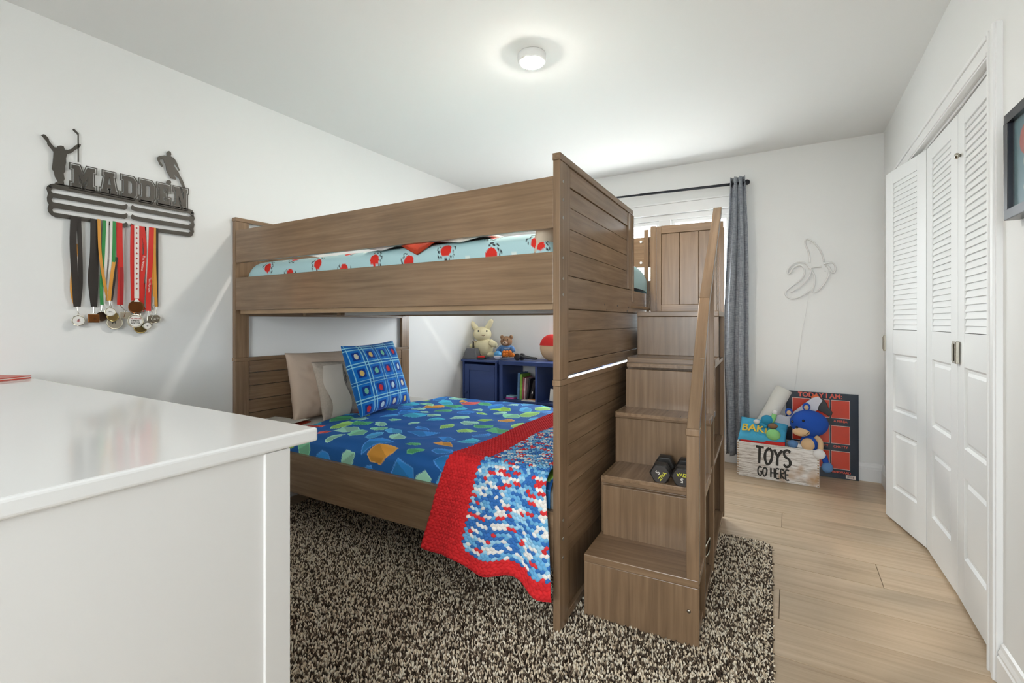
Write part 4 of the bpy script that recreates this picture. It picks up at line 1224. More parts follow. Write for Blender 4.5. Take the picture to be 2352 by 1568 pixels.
# ================================================================== CURTAIN AND ROD
rodA, rodB = (-2.15, 4.05, 2.232), (-.285, 4.05, 2.1975)
RD = thing('curtain_rod', 'thin black curtain rod with ball end above the window', 'curtain rod', (-1.2, YB, 2.21))
part(MB().cyl(rodA, (-1.1, 4.05, lerp(2.232, 2.1975, 1.05 / 1.865)), .0085, 14), 'rod', 'black_rod', RD, smooth=True)
part(MB().cyl((-1.1, 4.05, lerp(2.232, 2.1975, 1.05 / 1.865)), rodB, .0105, 14), 'rod_sleeve', 'black_rod', RD, smooth=True)
for x, z in ((rodA[0], rodA[2]), (rodB[0] + .012, rodB[2])):
    part(MB().ball((x, 4.05, z), .021, 18, 12), 'finial', 'black_rod', RD, smooth=True)
for x, z in ((-2.1, 2.231), (-.31, 2.198)):
    part(MB().cyl((x, 4.05, z - .01), (x, YB - .001, z - .012), .006, 10), 'bracket', 'black_rod', RD)
    part(MB().cyl((x, YB - .006, z - .012), (x, YB, z - .012), .022, 16), 'bracket_plate', 'black_rod', RD)
def curtain_mat():
    m, nt, b = new_mat('curtain_grey')
    tc = N(nt, 'ShaderNodeTexCoord')
    cols = None
    for sc3, out in (((900, 900, 60), 0), ((60, 60, 900), 1)):
        mp = N(nt, 'ShaderNodeMapping'); mp.inputs['Scale'].default_value = sc3
        n = N(nt, 'ShaderNodeTexNoise'); n.inputs['Scale'].default_value = .35; n.inputs['Detail'].default_value = 2
        nt.links.new(tc.outputs['Object'], mp.inputs[0]); nt.links.new(mp.outputs[0], n.inputs['Vector'])
        if cols is None: cols = n.outputs['Fac']
        else:
            a = N(nt, 'ShaderNodeMath', operation='ADD'); nt.links.new(cols, a.inputs[0]); nt.links.new(n.outputs['Fac'], a.inputs[1]); cols = a.outputs[0]
    cr = N(nt, 'ShaderNodeValToRGB')
    cr.color_ramp.elements[0].position = .35; cr.color_ramp.elements[0].color = rgb('#747a84')
    cr.color_ramp.elements[1].position = .68; cr.color_ramp.elements[1].color = rgb('#c6cad0')
    h = N(nt, 'ShaderNodeMath', operation='MULTIPLY'); h.inputs[1].default_value = .5
    nt.links.new(cols, h.inputs[0]); nt.links.new(h.outputs[0], cr.inputs['Fac'])
    nt.links.new(cr.outputs['Color'], b.inputs['Base Color'])
    b.inputs['Roughness'].default_value = .9
curtain_mat()
CU = thing('curtain', 'grey woven curtain gathered at the window side by the neon sign', 'curtain', (-.34, 4.03, .08))
nu, nv = 90, 60
P = []
for j in range(nv):
    t = j / (nv - 1); z = lerp(.085, 2.245, t)
    for i in range(nu):
        u = i / (nu - 1)
        xa = lerp(-.425, -.388, t ** 2) - .022 * math.sin(t * PI) ** 2; xb = lerp(-.258, -.296, t ** 3) - .008 * math.sin(t * 5)
        amp = lerp(.045, .026, t)
        ph = u * 2 * PI * 2.6 + .6 * math.sin(t * 4 + u * 3)
        x = lerp(xa, xb, u) + .008 * math.sin(ph * 2 + 1) * (1 - t * .4)
        y = 4.035 + amp * math.sin(ph) + .008 * nz(u * 5, t * 4, 1)
        P.append((x, min(y, YB - .03), z))
co = grid_obj('fabric', P, nu, nv, None, 'curtain_grey', CU)
sm = co.modifiers.new('thick', 'SOLIDIFY'); sm.thickness = .002
for k in range(4):
    x = -.378 + k * .026
    pts = [(x, 4.05 + .024 * math.cos(a * PI / 8), 2.2 + .024 * math.sin(a * PI / 8)) for a in range(16)]
    part(MB().tube(pts, .0035, 8, closed=True), 'grommet', 'black_rod', CU, smooth=True)

# ================================================================== NEON BANANA SIGN
NB = thing('neon_sign', 'unlit white tube sign shaped like a peeled banana on the wall', 'neon sign', (.15, YB, 1.52))
def nb(p, dy=.016):
    q = onY(1760 + p[0] / 4.125, 520 + p[1] / 4.125, YB - dy); return q
TUB = [
 [(410, 345), (405, 260), (375, 180), (370, 135), (395, 120), (450, 150), (500, 210), (535, 280), (545, 335)],
 [(525, 378), (460, 384), (410, 388), (375, 350), (330, 335), (270, 345), (220, 385), (198, 425), (208, 450), (228, 438), (260, 390), (310, 368), (350, 385), (365, 430), (340, 490), (280, 540), (210, 590), (180, 630), (200, 668), (250, 682), (320, 665), (380, 630), (412, 608)],
 [(398, 392), (425, 402), (415, 450), (385, 505), (340, 552), (280, 596), (230, 625)],
 [(427, 415), (455, 465), (458, 540), (437, 605), (455, 625), (510, 590), (570, 510), (595, 440), (590, 395), (565, 370)],
 [(545, 358), (600, 340), (642, 355), (655, 400), (640, 435), (615, 430), (602, 395), (580, 372)]]
for tb in TUB:
    part(MB().tube(smoothpath([nb(p) for p in tb], 5), .0052, 8), 'tube', 'white_tube', NB, smooth=True)
for p in ((418, 155), (410, 500), (560, 420)):
    q = nb(p, .012)
    part(MB().cyl((q[0], YB, q[2]), (q[0], YB - .016, q[2]), .004, 8), 'standoff', 'white_tube', NB)
part(MB().tube(smoothpath([nb(p, .006) for p in ((412, 612), (400, 650), (385, 740), (366, 850), (345, 960), (325, 1120), (300, 1280), (283, 1450), (268, 1545))], 4), .0014, 6), 'cord', 'white_tube', NB)

# ================================================================== POSTER
plain('poster_navy', '#22303f', rough=.18, var=.12, vscale=5)
plain('poster_red', '#d8452f', rough=.18, var=.08, vscale=7)
plain('poster_line', '#e8d8cf', rough=.3)
plain('poster_text', '#e2553c', rough=.3)
PO = thing('poster', 'dark blue poster with red squares leaning on the wall behind the toy crate', 'poster', (.21, 4.10, 0))
def po(u, v, d=0.0):
    z = onY(u, v, 4.105)[2]; yy = 4.092 + .018 * max(0, min(1, z / .6))
    q = onY(u, v, yy); return (q[0], q[1] - d, q[2])
def quad_plate(name, u0, v0, u1, v1, m, d, t, parent):
    A = po(u0, v0); B = po(u1, v1)
    x0, x1, z0, z1 = A[0], B[0], B[2], A[2]
    y0 = lambda z: 4.092 + .018 * z / .6 - d
    mb = MB().add([(x0, y0(z0), z0), (x1, y0(z0), z0), (x1, y0(z1), z1), (x0, y0(z1), z1), (x0, y0(z0) + t, z0), (x1, y0(z0) + t, z0), (x1, y0(z1) + t, z1), (x0, y0(z1) + t, z1)],
                  [(0, 1, 2, 3), (7, 6, 5, 4), (4, 5, 1, 0), (5, 6, 2, 1), (6, 7, 3, 2), (7, 4, 0, 3)])
    return part(mb, name, m, parent)
bx0, bx1, bz1 = -.012, .430, .606
mb = MB(); yb = 4.092
mb.add([(bx0, yb, .002), (bx1, yb, .002), (bx1, yb + .018, bz1), (bx0, yb + .018, bz1), (bx0, yb + .005, .002), (bx1, yb + .005, .002), (bx1, yb + .023, bz1), (bx0, yb + .023, bz1)],
       [(0, 1, 2, 3), (7, 6, 5, 4), (4, 5, 1, 0), (5, 6, 2, 1), (6, 7, 3, 2), (7, 4, 0, 3)])
part(mb, 'board', 'poster_navy', PO)
def pq(x0, x1, z0, z1, m, d, name, parent):
    yf = lambda z: yb + .018 * z / bz1 - d
    mb = MB().add([(x0, yf(z0), z0), (x1, yf(z0), z0), (x1, yf(z1), z1), (x0, yf(z1), z1), (x0, yf(z0) + .0006, z0), (x1, yf(z0) + .0006, z0), (x1, yf(z1) + .0006, z1), (x0, yf(z1) + .0006, z1)],
                  [(0, 1, 2, 3), (7, 6, 5, 4), (4, 5, 1, 0), (5, 6, 2, 1), (6, 7, 3, 2), (7, 4, 0, 3)])
    return part(mb, name, m, parent)
for r_, (za, zb) in enumerate(((.428, .558), (.247, .376), (.068, .196))):
    for c_ in range(3):
        xa = .026 + c_ * .1205; xb = xa + .113
        o = pq(xa, xb, za, zb, 'poster_line', .0008, 'panel_border', PO)
        yf = lambda z: yb + .018 * z / bz1 - .0016
        x0, x1, z0, z1 = xa + .003, xb - .003, za + .003, zb - .003
        mb = MB().add([(x0, yf(z0), z0), (x1, yf(z0), z0), (x1, yf(z1), z1), (x0, yf(z1), z1)], [(0, 1, 2, 3)])
        sub(mb, 'panel_square', 'poster_red', o, PO)
def ptext(txt, x, z, size, m='poster_text', bold=.0):
    VF = text_mesh(txt, size, .0006, bold=bold)
    part(place(VF, lambda p: (x + p[0], yb + .018 * (z + p[1]) / bz1 - .0016 - p[2], z + p[1])), 'lettering', m, PO)
ptext('TODAY I AM:', .20, .583, .046, bold=.0011)
for txt, c_, z in (('A NINJA', 2, .408), ('CHATTY', 2, .226), ('AWKWARD', 2, .046)):
    ptext(txt, .083 + c_ * .1205, z, .022, bold=.0005)
ptext('TY', .238, .226, .022, bold=.0005)
pq(.355, .412, .008, .032, 'poster_line', .0008, 'barcode_label', PO)
for k in range(9):
    x = .364 + k * .0046; pq(x, x + (.0026 if k % 2 else .0014), .012, .027, 'print_black', .0016, 'bar', PO)

# ================================================================== TOY CRATE
def crate_mat():
    m, nt, b = new_mat('crate_paint')
    tc = N(nt, 'ShaderNodeTexCoord')
    mp = N(nt, 'ShaderNodeMapping'); mp.inputs['Scale'].default_value = (7, 40, 90)
    n = N(nt, 'ShaderNodeTexNoise'); n.inputs['Scale'].default_value = 1.6; n.inputs['Detail'].default_value = 8; n.inputs['Roughness'].default_value = .7
    nt.links.new(tc.outputs['Object'], mp.inputs[0]); nt.links.new(mp.outputs[0], n.inputs['Vector'])
    cr = N(nt, 'ShaderNodeValToRGB'); e = cr.color_ramp.elements
    e[0].position = .33; e[0].color = rgb('#8f7f70'); e[1].position = .52; e[1].color = rgb('#ece9e5')
    nt.links.new(n.outputs['Fac'], cr.inputs['Fac'])
    n2 = N(nt, 'ShaderNodeTexNoise'); n2.inputs['Scale'].default_value = 6; n2.inputs['Detail'].default_value = 3
    nt.links.new(tc.outputs['Object'], n2.inputs['Vector'])
    c2 = N(nt, 'ShaderNodeValToRGB'); e = c2.color_ramp.elements
    e[0].position = .56; e[0].color = (0, 0, 0, 1); e[1].position = .72; e[1].color = (1, 1, 1, 1)
    nt.links.new(n2.outputs['Fac'], c2.inputs['Fac'])
    mx = N(nt, 'ShaderNodeMixRGB'); mx.inputs['Color2'].default_value = rgb('#b8946d')
    nt.links.new(c2.outputs['Color'], mx.inputs['Fac']); nt.links.new(cr.outputs['Color'], mx.inputs['Color1'])
    nt.links.new(mx.outputs['Color'], b.inputs['Base Color']); b.inputs['Roughness'].default_value = .6
crate_mat()
CR = thing('toy_crate', 'whitewashed wooden toy crate with black lettering on the front', 'crate', (-.066, 3.92, 0), math.radians(-2.3))
CWD, CDP, CHT = .507, .24, .25
def cr(name, m, *b, bevel=.0015): 
    mb = MB()
    for q in b: mb.box(*q)
    return put(name, mb.mesh(name, bevel), m, CR, False)
f0 = -.115
cr('front_board', 'crate_paint', (-CWD / 2, CWD / 2, f0, f0 + .012, .001, CHT))
cr('back_board', 'crate_paint', (-CWD / 2, CWD / 2, f0 + CDP - .012, f0 + CDP, .001, CHT))
cr('side_board', 'crate_paint', (-CWD / 2, -CWD / 2 + .012, f0 + .012, f0 + CDP - .012, .001, CHT))
cr('side_board', 'crate_paint', (CWD / 2 - .012, CWD / 2, f0 + .012, f0 + CDP - .012, .001, CHT))
cr('bottom_board', 'crate_paint', (-CWD / 2 + .012, CWD / 2 - .012, f0 + .012, f0 + CDP - .012, .002, .014))
for k in range(14):
    z = .006 + k * .0175
    for x in (-CWD / 2 + .002, CWD / 2 - .012):
        cr('joint', 'wood_raw', (x, x + .010, f0 - .0006, f0 + .006, z, z + .0075), bevel=0)
plain('letter_black', '#33322f', rough=.7)
def brush(strokes, ox, oz, s, w):
    """painted hand lettering from strokes"""
    mb = MB()
    for st in strokes:
        P3 = smoothpath([(ox + p[0] * s, f0 - .0012, oz + p[1] * s) for p in st], 5)
        n = len(P3); V = []; F = []
        for i, p in enumerate(P3):
            t = (P3[min(i + 1, n - 1)] - P3[max(i - 1, 0)]).normalized()
            sd = Vector((-t.z, 0, t.x)) * w / 2 * (1.0 + .12 * math.sin(i * .9))
            V += [p - sd, p + sd, p + sd + Vector((0, .0012, 0)), p - sd + Vector((0, .0012, 0))]
        for i in range(n - 1):
            for k in range(4): F.append((4 * i + k, 4 * i + (k + 1) % 4, 4 * i + 4 + (k + 1) % 4, 4 * i + 4 + k))
        F += [(3, 2, 1, 0), (4 * n - 4, 4 * n - 3, 4 * n - 2, 4 * n - 1)]
        mb.add(V, F)
    return mb
HAND = {
 'T': ([[(0, 1), (.42, .97)], [(.2, .98), (.17, 0)]], .46),
 'O': ([[(.25, 1), (.06, .75), (.02, .35), (.12, .03), (.28, .1), (.38, .4), (.40, .75), (.25, 1)]], .5),
 'Y': ([[(0, .95), (.18, .55)], [(.42, .95), (.2, .55), (.16, .0)]], .48),
 'S': ([[(.36, .88), (.2, 1), (.04, .85), (.1, .6), (.32, .42), (.34, .15), (.16, .0), (.02, .14)]], .44),
 'G': ([[(.38, .85), (.2, 1), (.04, .7), (.05, .25), (.2, .02), (.36, .15), (.36, .45), (.24, .45)]], .48),
 'H': ([[(.03, 1), (.02, 0)], [(.36, 1), (.36, 0)], [(.03, .5), (.36, .52)]], .48),
 'E': ([[(.33, .98), (.04, .97), (.03, .02), (.34, .0)], [(.04, .5), (.28, .52)]], .44),
 'R': ([[(.03, 0), (.04, .98), (.3, .92), (.32, .65), (.06, .5), (.36, .0)]], .46),
}
def hand(txt, x, z, s, w):
    for ch in txt:
        if ch == ' ': x += .26 * s; continue
        st, adv = HAND[ch]
        put('lettering', brush(st, x, z, s, w).mesh('lettering', weld=False), 'letter_black', CR, False)
        x += adv * s
hand('TOYS', -.128, .110, .118, .0165)
hand('GO HERE', -.118, .022, .066, .0095)

# things in the crate (generic soft toys in the colours of the place)
def toyp(u, v, Y): return Vector(onY(u, v, Y))
for nm, c in (('cloth_sky', '#4fb4dc'), ('cloth_green', '#93d68a'), ('cloth_teal', '#2f97bf'), ('cloth_blue', '#1b4fae'), ('cloth_tan', '#dcb98f'), ('cloth_white', '#e6e4e2'), ('cloth_brown', '#8c6a4f'), ('cloth_cream', '#e6dcb6'), ('cloth_denim', '#5b83b4'), ('cloth_orange', '#dd7a2b'), ('cloth_red', '#cf2f2a'), ('cloth_yellow', '#e3c24a')):
    plain(nm, c, rough=.9, bump=.35, bscale=700)
plain('toy_white', '#d6d5dc', rough=.35); plain('toy_orange', '#e2631f', rough=.4); plain('toy_black', '#1f1f20', rough=.4)
plain('eye_black', '#141414', rough=.15)
rb = thing('game_box', 'red cardboard game box standing inside the crate front', 'box', (-.16, 3.845, .015), math.radians(-2.3))
part(MB().box(-.14, .14, -.018, .018, 0, .25), 'carton', 'cloth_red', rb, world=False, bevel=.002)
part(MB().box(-.142, .142, -.02, .02, .225, .257), 'lid', 'cloth_red', rb, world=False, bevel=.002)
cu_c = toyp(1752, 992, 3.90)
cush = pillow('crate_cushion', 'sky blue cushion with yellow lettering lying on top of the crate', cu_c, .31, .20, .09, rotm(rx=-.75, ry=.10), 'cloth_sky', wrinkle=.006, seed=12, n=44, pinch=.04)
VF = text_mesh('BAKI', .078, .002, bold=.002)
Mc = rotm(rx=-.75, ry=.10)
def on_cush(p):
    x, z = p[0] - .055, p[1] - .012
    a, b = x / .155, z / .10
    pr_ = (max(0, 1 - abs(a) ** 2.6) * max(0, 1 - abs(b) ** 2.6)) ** .48
    q = Mc @ Vector((x, -(.045 * pr_ + .0075) - p[2], z)); return (cu_c.x + q.x, cu_c.y + q.y, cu_c.z + q.z)
part(place(VF, on_cush), 'lettering', 'cloth_yellow', cush)
# blue and green soft toy
c = toyp(1774, 985, 3.86)
gp = thing('soft_toy', 'small teal and green soft toy lying on the blue cushion', 'soft toy', tuple(c - Vector((0, 0, .05))))
part(MB().ball(toyp(1776, 998, 3.835), (.046, .03, .04)), 'body', 'cloth_green', gp, smooth=True)
part(MB().ball(toyp(1762, 965, 3.90), (.042, .04, .038)), 'head', 'cloth_teal', gp, smooth=True)
part(MB().tube(smoothpath([toyp(1770, 972, 3.89), toyp(1776, 962, 3.90), toyp(1779, 950, 3.905)], 4), [.016] * 9, 10), 'arm', 'cloth_green', gp, smooth=True)
part(MB().ball(toyp(1780, 947, 3.905), .019), 'paw', 'cloth_white', gp, smooth=True)
part(MB().ball(toyp(1738, 968, 3.89), (.022, .018, .018)), 'paw', 'cloth_white', gp, smooth=True)
part(MB().tube(smoothpath([toyp(1762, 980, 3.87), toyp(1753, 976, 3.885), toyp(1745, 971, 3.89)], 4), .014, 10), 'arm', 'cloth_teal', gp, smooth=True)
part(MB().ball(toyp(1775, 978, 3.86), (.032, .03, .02)), 'collar', 'cloth_brown', gp, smooth=True)
# royal blue soft toy bear with tan muzzle
bp_ = thing('soft_toy', 'large royal blue soft toy with tan muzzle hanging over the crate corner', 'soft toy', tuple(toyp(1862, 1035, 3.84)))
hc = toyp(1858, 972, 3.87)
part(MB().ball(hc, (.115, .085, .092), 28, 18), 'head', 'cloth_blue', bp_, smooth=True)
for u, v in ((1812, 946), (1852, 934)):
    e = toyp(u, v, 3.87); eo = part(MB().ball(e, (.024, .016, .028)), 'ear', 'cloth_blue', bp_, smooth=True)
    sub(MB().ball(e + Vector((0, -.008, -.002)), (.016, .011, .019)), 'ear_lining', 'cloth_tan', eo, bp_, smooth=True)
part(MB().ball(toyp(1840, 992, 3.80), (.052, .03, .028), 24, 14), 'muzzle', 'cloth_tan', bp_, smooth=True)
part(MB().ball(toyp(1830, 981, 3.772), (.010, .008, .008)), 'nose', 'eye_black', bp_, smooth=True)
for u, v in ((1820, 968), (1845, 966)):
    part(MB().ball(toyp(u, v, 3.795), .0085), 'eye', 'eye_black', bp_, smooth=True)
part(MB().tube(smoothpath([toyp(1843, 998, 3.774), toyp(1851, 999, 3.775), toyp(1858, 992, 3.782)], 4), .0018, 6), 'mouth', 'eye_black', bp_)
bd = part(MB().ball(toyp(1862, 1016, 3.85), (.062, .05, .06), 24, 16), 'body', 'cloth_blue', bp_, smooth=True)
sub(MB().ball(toyp(1856, 1020, 3.812), (.042, .02, .043), 22, 14), 'tummy', 'cloth_tan', bd, bp_, smooth=True)
part(MB().tube(smoothpath([toyp(1874, 1003, 3.83), toyp(1884, 1015, 3.81), toyp(1884, 1034, 3.79)], 5), .017, 12), 'arm', 'cloth_tan', bp_, smooth=True)
part(MB().ball(toyp(1882, 1043, 3.775), (.036, .022, .034)), 'paw', 'cloth_white', bp_, smooth=True)
part(MB().tube(smoothpath([toyp(1876, 1030, 3.85), toyp(1891, 1046, 3.83), toyp(1897, 1062, 3.82)], 5), .018, 12), 'leg', 'cloth_blue', bp_, smooth=True)
part(MB().ball(toyp(1900, 1073, 3.815), (.034, .026, .036)), 'foot', 'cloth_denim', bp_, smooth=True)
part(MB().tube(smoothpath([toyp(1850, 1026, 3.84), toyp(1838, 1024, 3.83), toyp(1832, 1022, 3.83)], 4), .017, 12), 'leg', 'cloth_white', bp_, smooth=True)
part(MB().ball(toyp(1821, 1019, 3.825), (.034, .024, .027)), 'foot', 'cloth_denim', bp_, smooth=True)
# rolled white paper tube
tb = thing('paper_roll', 'thick white paper roll leaning out of the crate against the wall', 'paper roll', tuple(toyp(1745, 990, 3.97)))
a, b = toyp(1728, 1020, 3.95), toyp(1801, 893, 4.05)
rmb = MB().tube([a, b], .056, 28, caps=False)
ro = part(rmb, 'roll', 'paper', tb, smooth=True)
sd = ro.modifiers.new('thick', 'SOLIDIFY'); sd.thickness = .003
# toy blaster
gn = thing('toy_blaster', 'white and black toy blaster with orange tip in the crate', 'toy blaster', tuple(toyp(1840, 960, 3.99)))
GZ = lambda p, Y=3.985: toyp(1690 + p[0] / 6.273, 880 + p[1] / 6.273, Y)
def gplate(name, pts, m, Y, t, bev=.003):
    mb = MB().prism([(0, 0)] * 0 or [(i, 0) for i in range(len(pts))], lambda p: GZ(pts[int(p[0])], Y), (0, t, 0))
    return part(mb, name, m, gn, bevel=bev)
gplate('barrel', [(1110, 210), (1190, 190), (1250, 250), (1195, 330), (1180, 385), (900, 560), (780, 620), (700, 640), (590, 590), (530, 560), (560, 470), (640, 450), (740, 490), (900, 370)][::-1], 'toy_white', 3.965, .04)
gplate('tip', [(1085, 215), (1110, 175), (1170, 165), (1212, 205), (1190, 215), (1150, 195), (1118, 218)][::-1], 'toy_orange', 3.968, .034)
gplate('grip', [(1215, 225), (1260, 225), (1310, 290), (1330, 350), (1395, 420), (1385, 460), (1340, 480), (1270, 430), (1180, 390), (1175, 350), (1225, 300), (1215, 260)][::-1], 'toy_black', 3.968, .034)
gplate('trigger_guard', [(1000, 470), (1060, 440), (1080, 520), (1030, 560)][::-1], 'toy_black', 3.972, .026)

# ================================================================== NAVY FURNITURE BEHIND THE BED
plain('navy_paint', '#33487f', rough=.38, var=.06)
plain('navy_dark', '#16203f', rough=.5)
CF, CB, CTZ = 3.725, 4.12, .760
NC = thing('navy_cabinet', 'small navy cabinet with one panelled door in the room corner', 'cabinet', (-2.545, 3.92, 0))
def bxs(root, name, m, *b, bevel=.002, parent=None, label=None):
    mb = MB()
    for q in b: mb.box(*q)
    return put(name, mb.mesh(name, bevel), m, parent or root, True, None, label)
bxs(NC, 'top', 'navy_paint', (-2.752, -2.345, CF - .012, CB, CTZ - .022, CTZ), bevel=.003)
bxs(NC, 'side', 'navy_paint', (-2.742, -2.722, CF, CB - .005, .0, CTZ - .022))
bxs(NC, 'side', 'navy_paint', (-2.368, -2.348, CF, CB - .005, .0, CTZ - .022))
bxs(NC, 'back', 'navy_dark', (-2.722, -2.368, CB - .015, CB - .005, .04, CTZ - .022))
bxs(NC, 'bottom', 'navy_dark', (-2.722, -2.368, CF + .01, CB - .015, .04, .06))
dr = bxs(NC, 'door', 'navy_paint', (-2.718, -2.665, CF + .002, CF + .02, .06, .712), (-2.425, -2.372, CF + .002, CF + .02, .06, .712), (-2.665, -2.425, CF + .002, CF + .02, .657, .712), (-2.665, -2.425, CF + .002, CF + .02, .06, .115))
bxs(NC, 'panel', 'navy_paint', (-2.665, -2.425, CF + .009, CF + .016, .115, .657), parent=dr)
kn = MB().lathe([(.006, 0), (.006, .012), (.014, .016), (.014, .022), (.008, .027), (.001, .028)], (0, 0, 0), 16, axis=1)
kn.v = [(p[0] - 2.692, CF + .002 - p[1], p[2] + .44) for p in kn.v]; kn.f = [q[::-1] for q in kn.f]
sub(kn, 'knob', 'navy_paint', dr, NC, smooth=True)
NS = thing('cube_shelf', 'navy open cube shelf holding books beside the panelled cabinet', 'shelf', (-1.74, 3.92, 0))
bxs(NS, 'top', 'navy_paint', (-2.325, -1.155, CF - .004, CB, CTZ - .036, CTZ - .001), bevel=.003)
for x0, x1 in ((-2.32, -2.285), (-1.945, -1.925), (-1.57, -1.55), (-1.195, -1.16)):
    bxs(NS, 'upright', 'navy_paint', (x0, x1, CF, CB - .004, .0, CTZ - .036))
for z in (.05, .385):
    for x0, x1 in ((-2.285, -1.945), (-1.925, -1.57), (-1.55, -1.195)):
        bxs(NS, 'shelf', 'navy_paint', (x0, x1, CF + .002, CB - .006, z, z + .02))
# books on the shelf
SZ = .4052
books = [('blue patterned tall book standing leftmost on the navy shelf', '#5f86b3', -2.165, .020, .245, .03), ('lime green book standing beside the blue patterned one', '#8fc24e', -2.140, .022, .235, .03),
         ('thin red and white book between the lime and pale books', '#b8606a', -2.112, .011, .205, .04), ('pale pink book beside the thin red one', '#d8b8bc', -2.096, .013, .20, .05),
         ('black book leaning beside the pale pink one', '#25252d', -2.070, .017, .20, .14), ('thick black book with pale emblem leaning rightmost on the navy shelf', '#1d1b22', -2.040, .030, .185, .24)]
for i, (lab, c, x, w, h, lean) in enumerate(books):
    plain('book_%d' % i, c, rough=.5, var=.25, vscale=60)
    t = thing('book', lab, 'book', (x, 3.80, SZ), 0, 'books on the navy shelf')
    M = Matrix.Translation((x, 3.79, SZ + .001)) @ Matrix.Rotation(lean * -1 if False else lean, 4, 'Y') @ Matrix.Translation((0, 0, 0))
    ofs = w * math.sin(lean)
    M = Matrix.Translation((x, 3.79, SZ + ofs)) @ Matrix.Rotation(lean, 4, 'Y')
    part(MB().box(0, .0018, 0, .16, 0, h, M).box(w - .0018, w, 0, .16, 0, h, M).box(0.0018, w - .0018, 0, .0018, 0, h, M), 'cover', 'book_%d' % i, t)
    part(MB().box(.002, w - .002, .002, .155, .003, h - .003, M), 'pages', 'paper', t)
    if i == 5:
        part(MB().box(w * .35, w * .7, -.0006, 0, .06, .08, M), 'emblem', 'paper', t)
pb = thing('pink_case', 'small pink and aqua case lying on the navy shelf', 'case', (-2.235, 3.80, SZ))
part(MB().box(-2.272, -2.185, 3.76, 3.84, SZ, SZ + .014), 'base', 'cloth_red', pb, bevel=.004)
plain('case_pink', '#d95aa8', rough=.4); plain('case_aqua', '#9cc8dc', rough=.4); plain('mag_orange', '#d98a35', rough=.5)
pb.children[0].data.materials[0] = MATS['case_pink']
part(MB().box(-2.27, -2.187, 3.762, 3.838, SZ + .0142, SZ + .030), 'lid', 'case_aqua', pb, bevel=.005)
mg = thing('magazine', 'white magazine lying flat in front of the shelved books', 'magazine', (-2.0, 3.77, SZ), .1)
part(MB().box(-.09, .05, -.035, .02, 0, .006), 'pages', 'paper', mg, world=False)
mg2 = thing('magazine', 'orange covered magazine lying on the white one', 'magazine', (-1.99, 3.78, SZ + .0062), -.1)
part(MB().box(-.045, .04, -.03, .02, 0, .007), 'pages', 'paper', mg2, world=False)
part(MB().box(-.046, .041, -.031, .021, .0072, .0085), 'cover', 'mag_orange', mg2, world=False)
# paper things in the second cube
pc = thing('paper_sheet', 'yellow paper sheet standing in the second cube of the shelf', 'paper', (-1.80, 3.9, SZ))
part(MB().box(-1.83, -1.70, 3.90, 3.903, SZ, SZ + .26), 'sheet', 'cloth_cream', pc)
pc2 = thing('paper_sheet', 'grey paper sheet propped in the second cube of the shelf', 'paper', (-1.79, 3.82, SZ))
part(MB().box(-.06, .08, -.001, .001, 0, .11, Matrix.Translation((-1.79, 3.82, SZ + .002)) @ Matrix.Rotation(.1, 4, 'Y')), 'sheet', 'paper', pc2)

# ---- on top of the cabinets
TZ = CTZ
def tp(u, v, Y): return Vector(onY(u, v, Y))
cp = thing('soft_toy', 'tall cream soft toy with upright ears sitting on the navy cabinet', 'soft toy', (-2.62, 3.93, TZ))
part(MB().ball(tp(1112, 798, 3.93), (.098, .075, .105), 26, 18), 'body', 'cloth_cream', cp, smooth=True)
part(MB().ball(tp(1108, 767, 3.92), (.095, .08, .075), 26, 18), 'head', 'cloth_cream', cp, smooth=True)
for pts in (((1096, 757), (1088, 747), (1082, 738)), ((1118, 755), (1125, 744), (1130, 733))):
    part(MB().tube(smoothpath([tp(u, v, 3.93) for u, v in pts], 5), [.026, .027, .028, .028, .027, .026, .025, .024, .022, .018, .006], 12), 'ear', 'cloth_cream', cp, smooth=True)
for pts in (((1096, 788), (1086, 795), (1078, 796)), ((1126, 785), (1136, 791), (1141, 792))):
    part(MB().tube(smoothpath([tp(u, v, 3.91) for u, v in pts], 4), [.03] * 6 + [.026, .02, .008], 12), 'arm', 'cloth_cream', cp, smooth=True)
for u in (1100, 1128):
    part(MB().ball(tp(u, 814, 3.87), (.034, .05, .026)), 'foot', 'cloth_cream', cp, smooth=True)
for u in (1099, 1118):
    part(MB().ball(tp(u, 760, 3.845), .009), 'eye', 'eye_black', cp, smooth=True)
part(MB().tube(smoothpath([tp(1106, 769, 3.842), tp(1110, 771, 3.84), tp(1114, 769, 3.842)], 4), .003, 6), 'mouth', 'cloth_brown', cp)
tbr = thing('teddy_bear', 'brown teddy bear in a blue lettered shirt on the navy cabinet', 'teddy bear', (-2.365, 3.90, TZ))
part(MB().ball(tp(1163, 802, 3.90), (.062, .052, .068), 24, 16), 'shirt', 'cloth_denim', tbr, smooth=True)
part(MB().ball(tp(1163, 784, 3.89), (.060, .052, .052), 24, 16), 'head', 'cloth_brown', tbr, smooth=True)
for u in (1153, 1174):
    part(MB().ball(tp(u, 774, 3.895), (.020, .012, .020)), 'ear', 'cloth_brown', tbr, smooth=True)
plain('bear_muzzle', '#b59a86', rough=.9)
part(MB().ball(tp(1160, 788, 3.835), (.026, .018, .018)), 'muzzle', 'bear_muzzle', tbr, smooth=True)
part(MB().ball(tp(1159, 786, 3.815), (.007, .005, .005)), 'nose', 'eye_black', tbr, smooth=True)
for u in (1156, 1166):
    part(MB().ball(tp(u, 780, 3.842), .0045), 'eye', 'eye_black', tbr, smooth=True)
for pts in (((1152, 797), (1146, 803), (1142, 808)), ((1174, 797), (1178, 803), (1179, 809))):
    part(MB().tube(smoothpath([tp(u, v, 3.87) for u, v in pts], 4), [.022] * 7 + [.018, .01], 10), 'arm', 'cloth_denim', tbr, smooth=True)
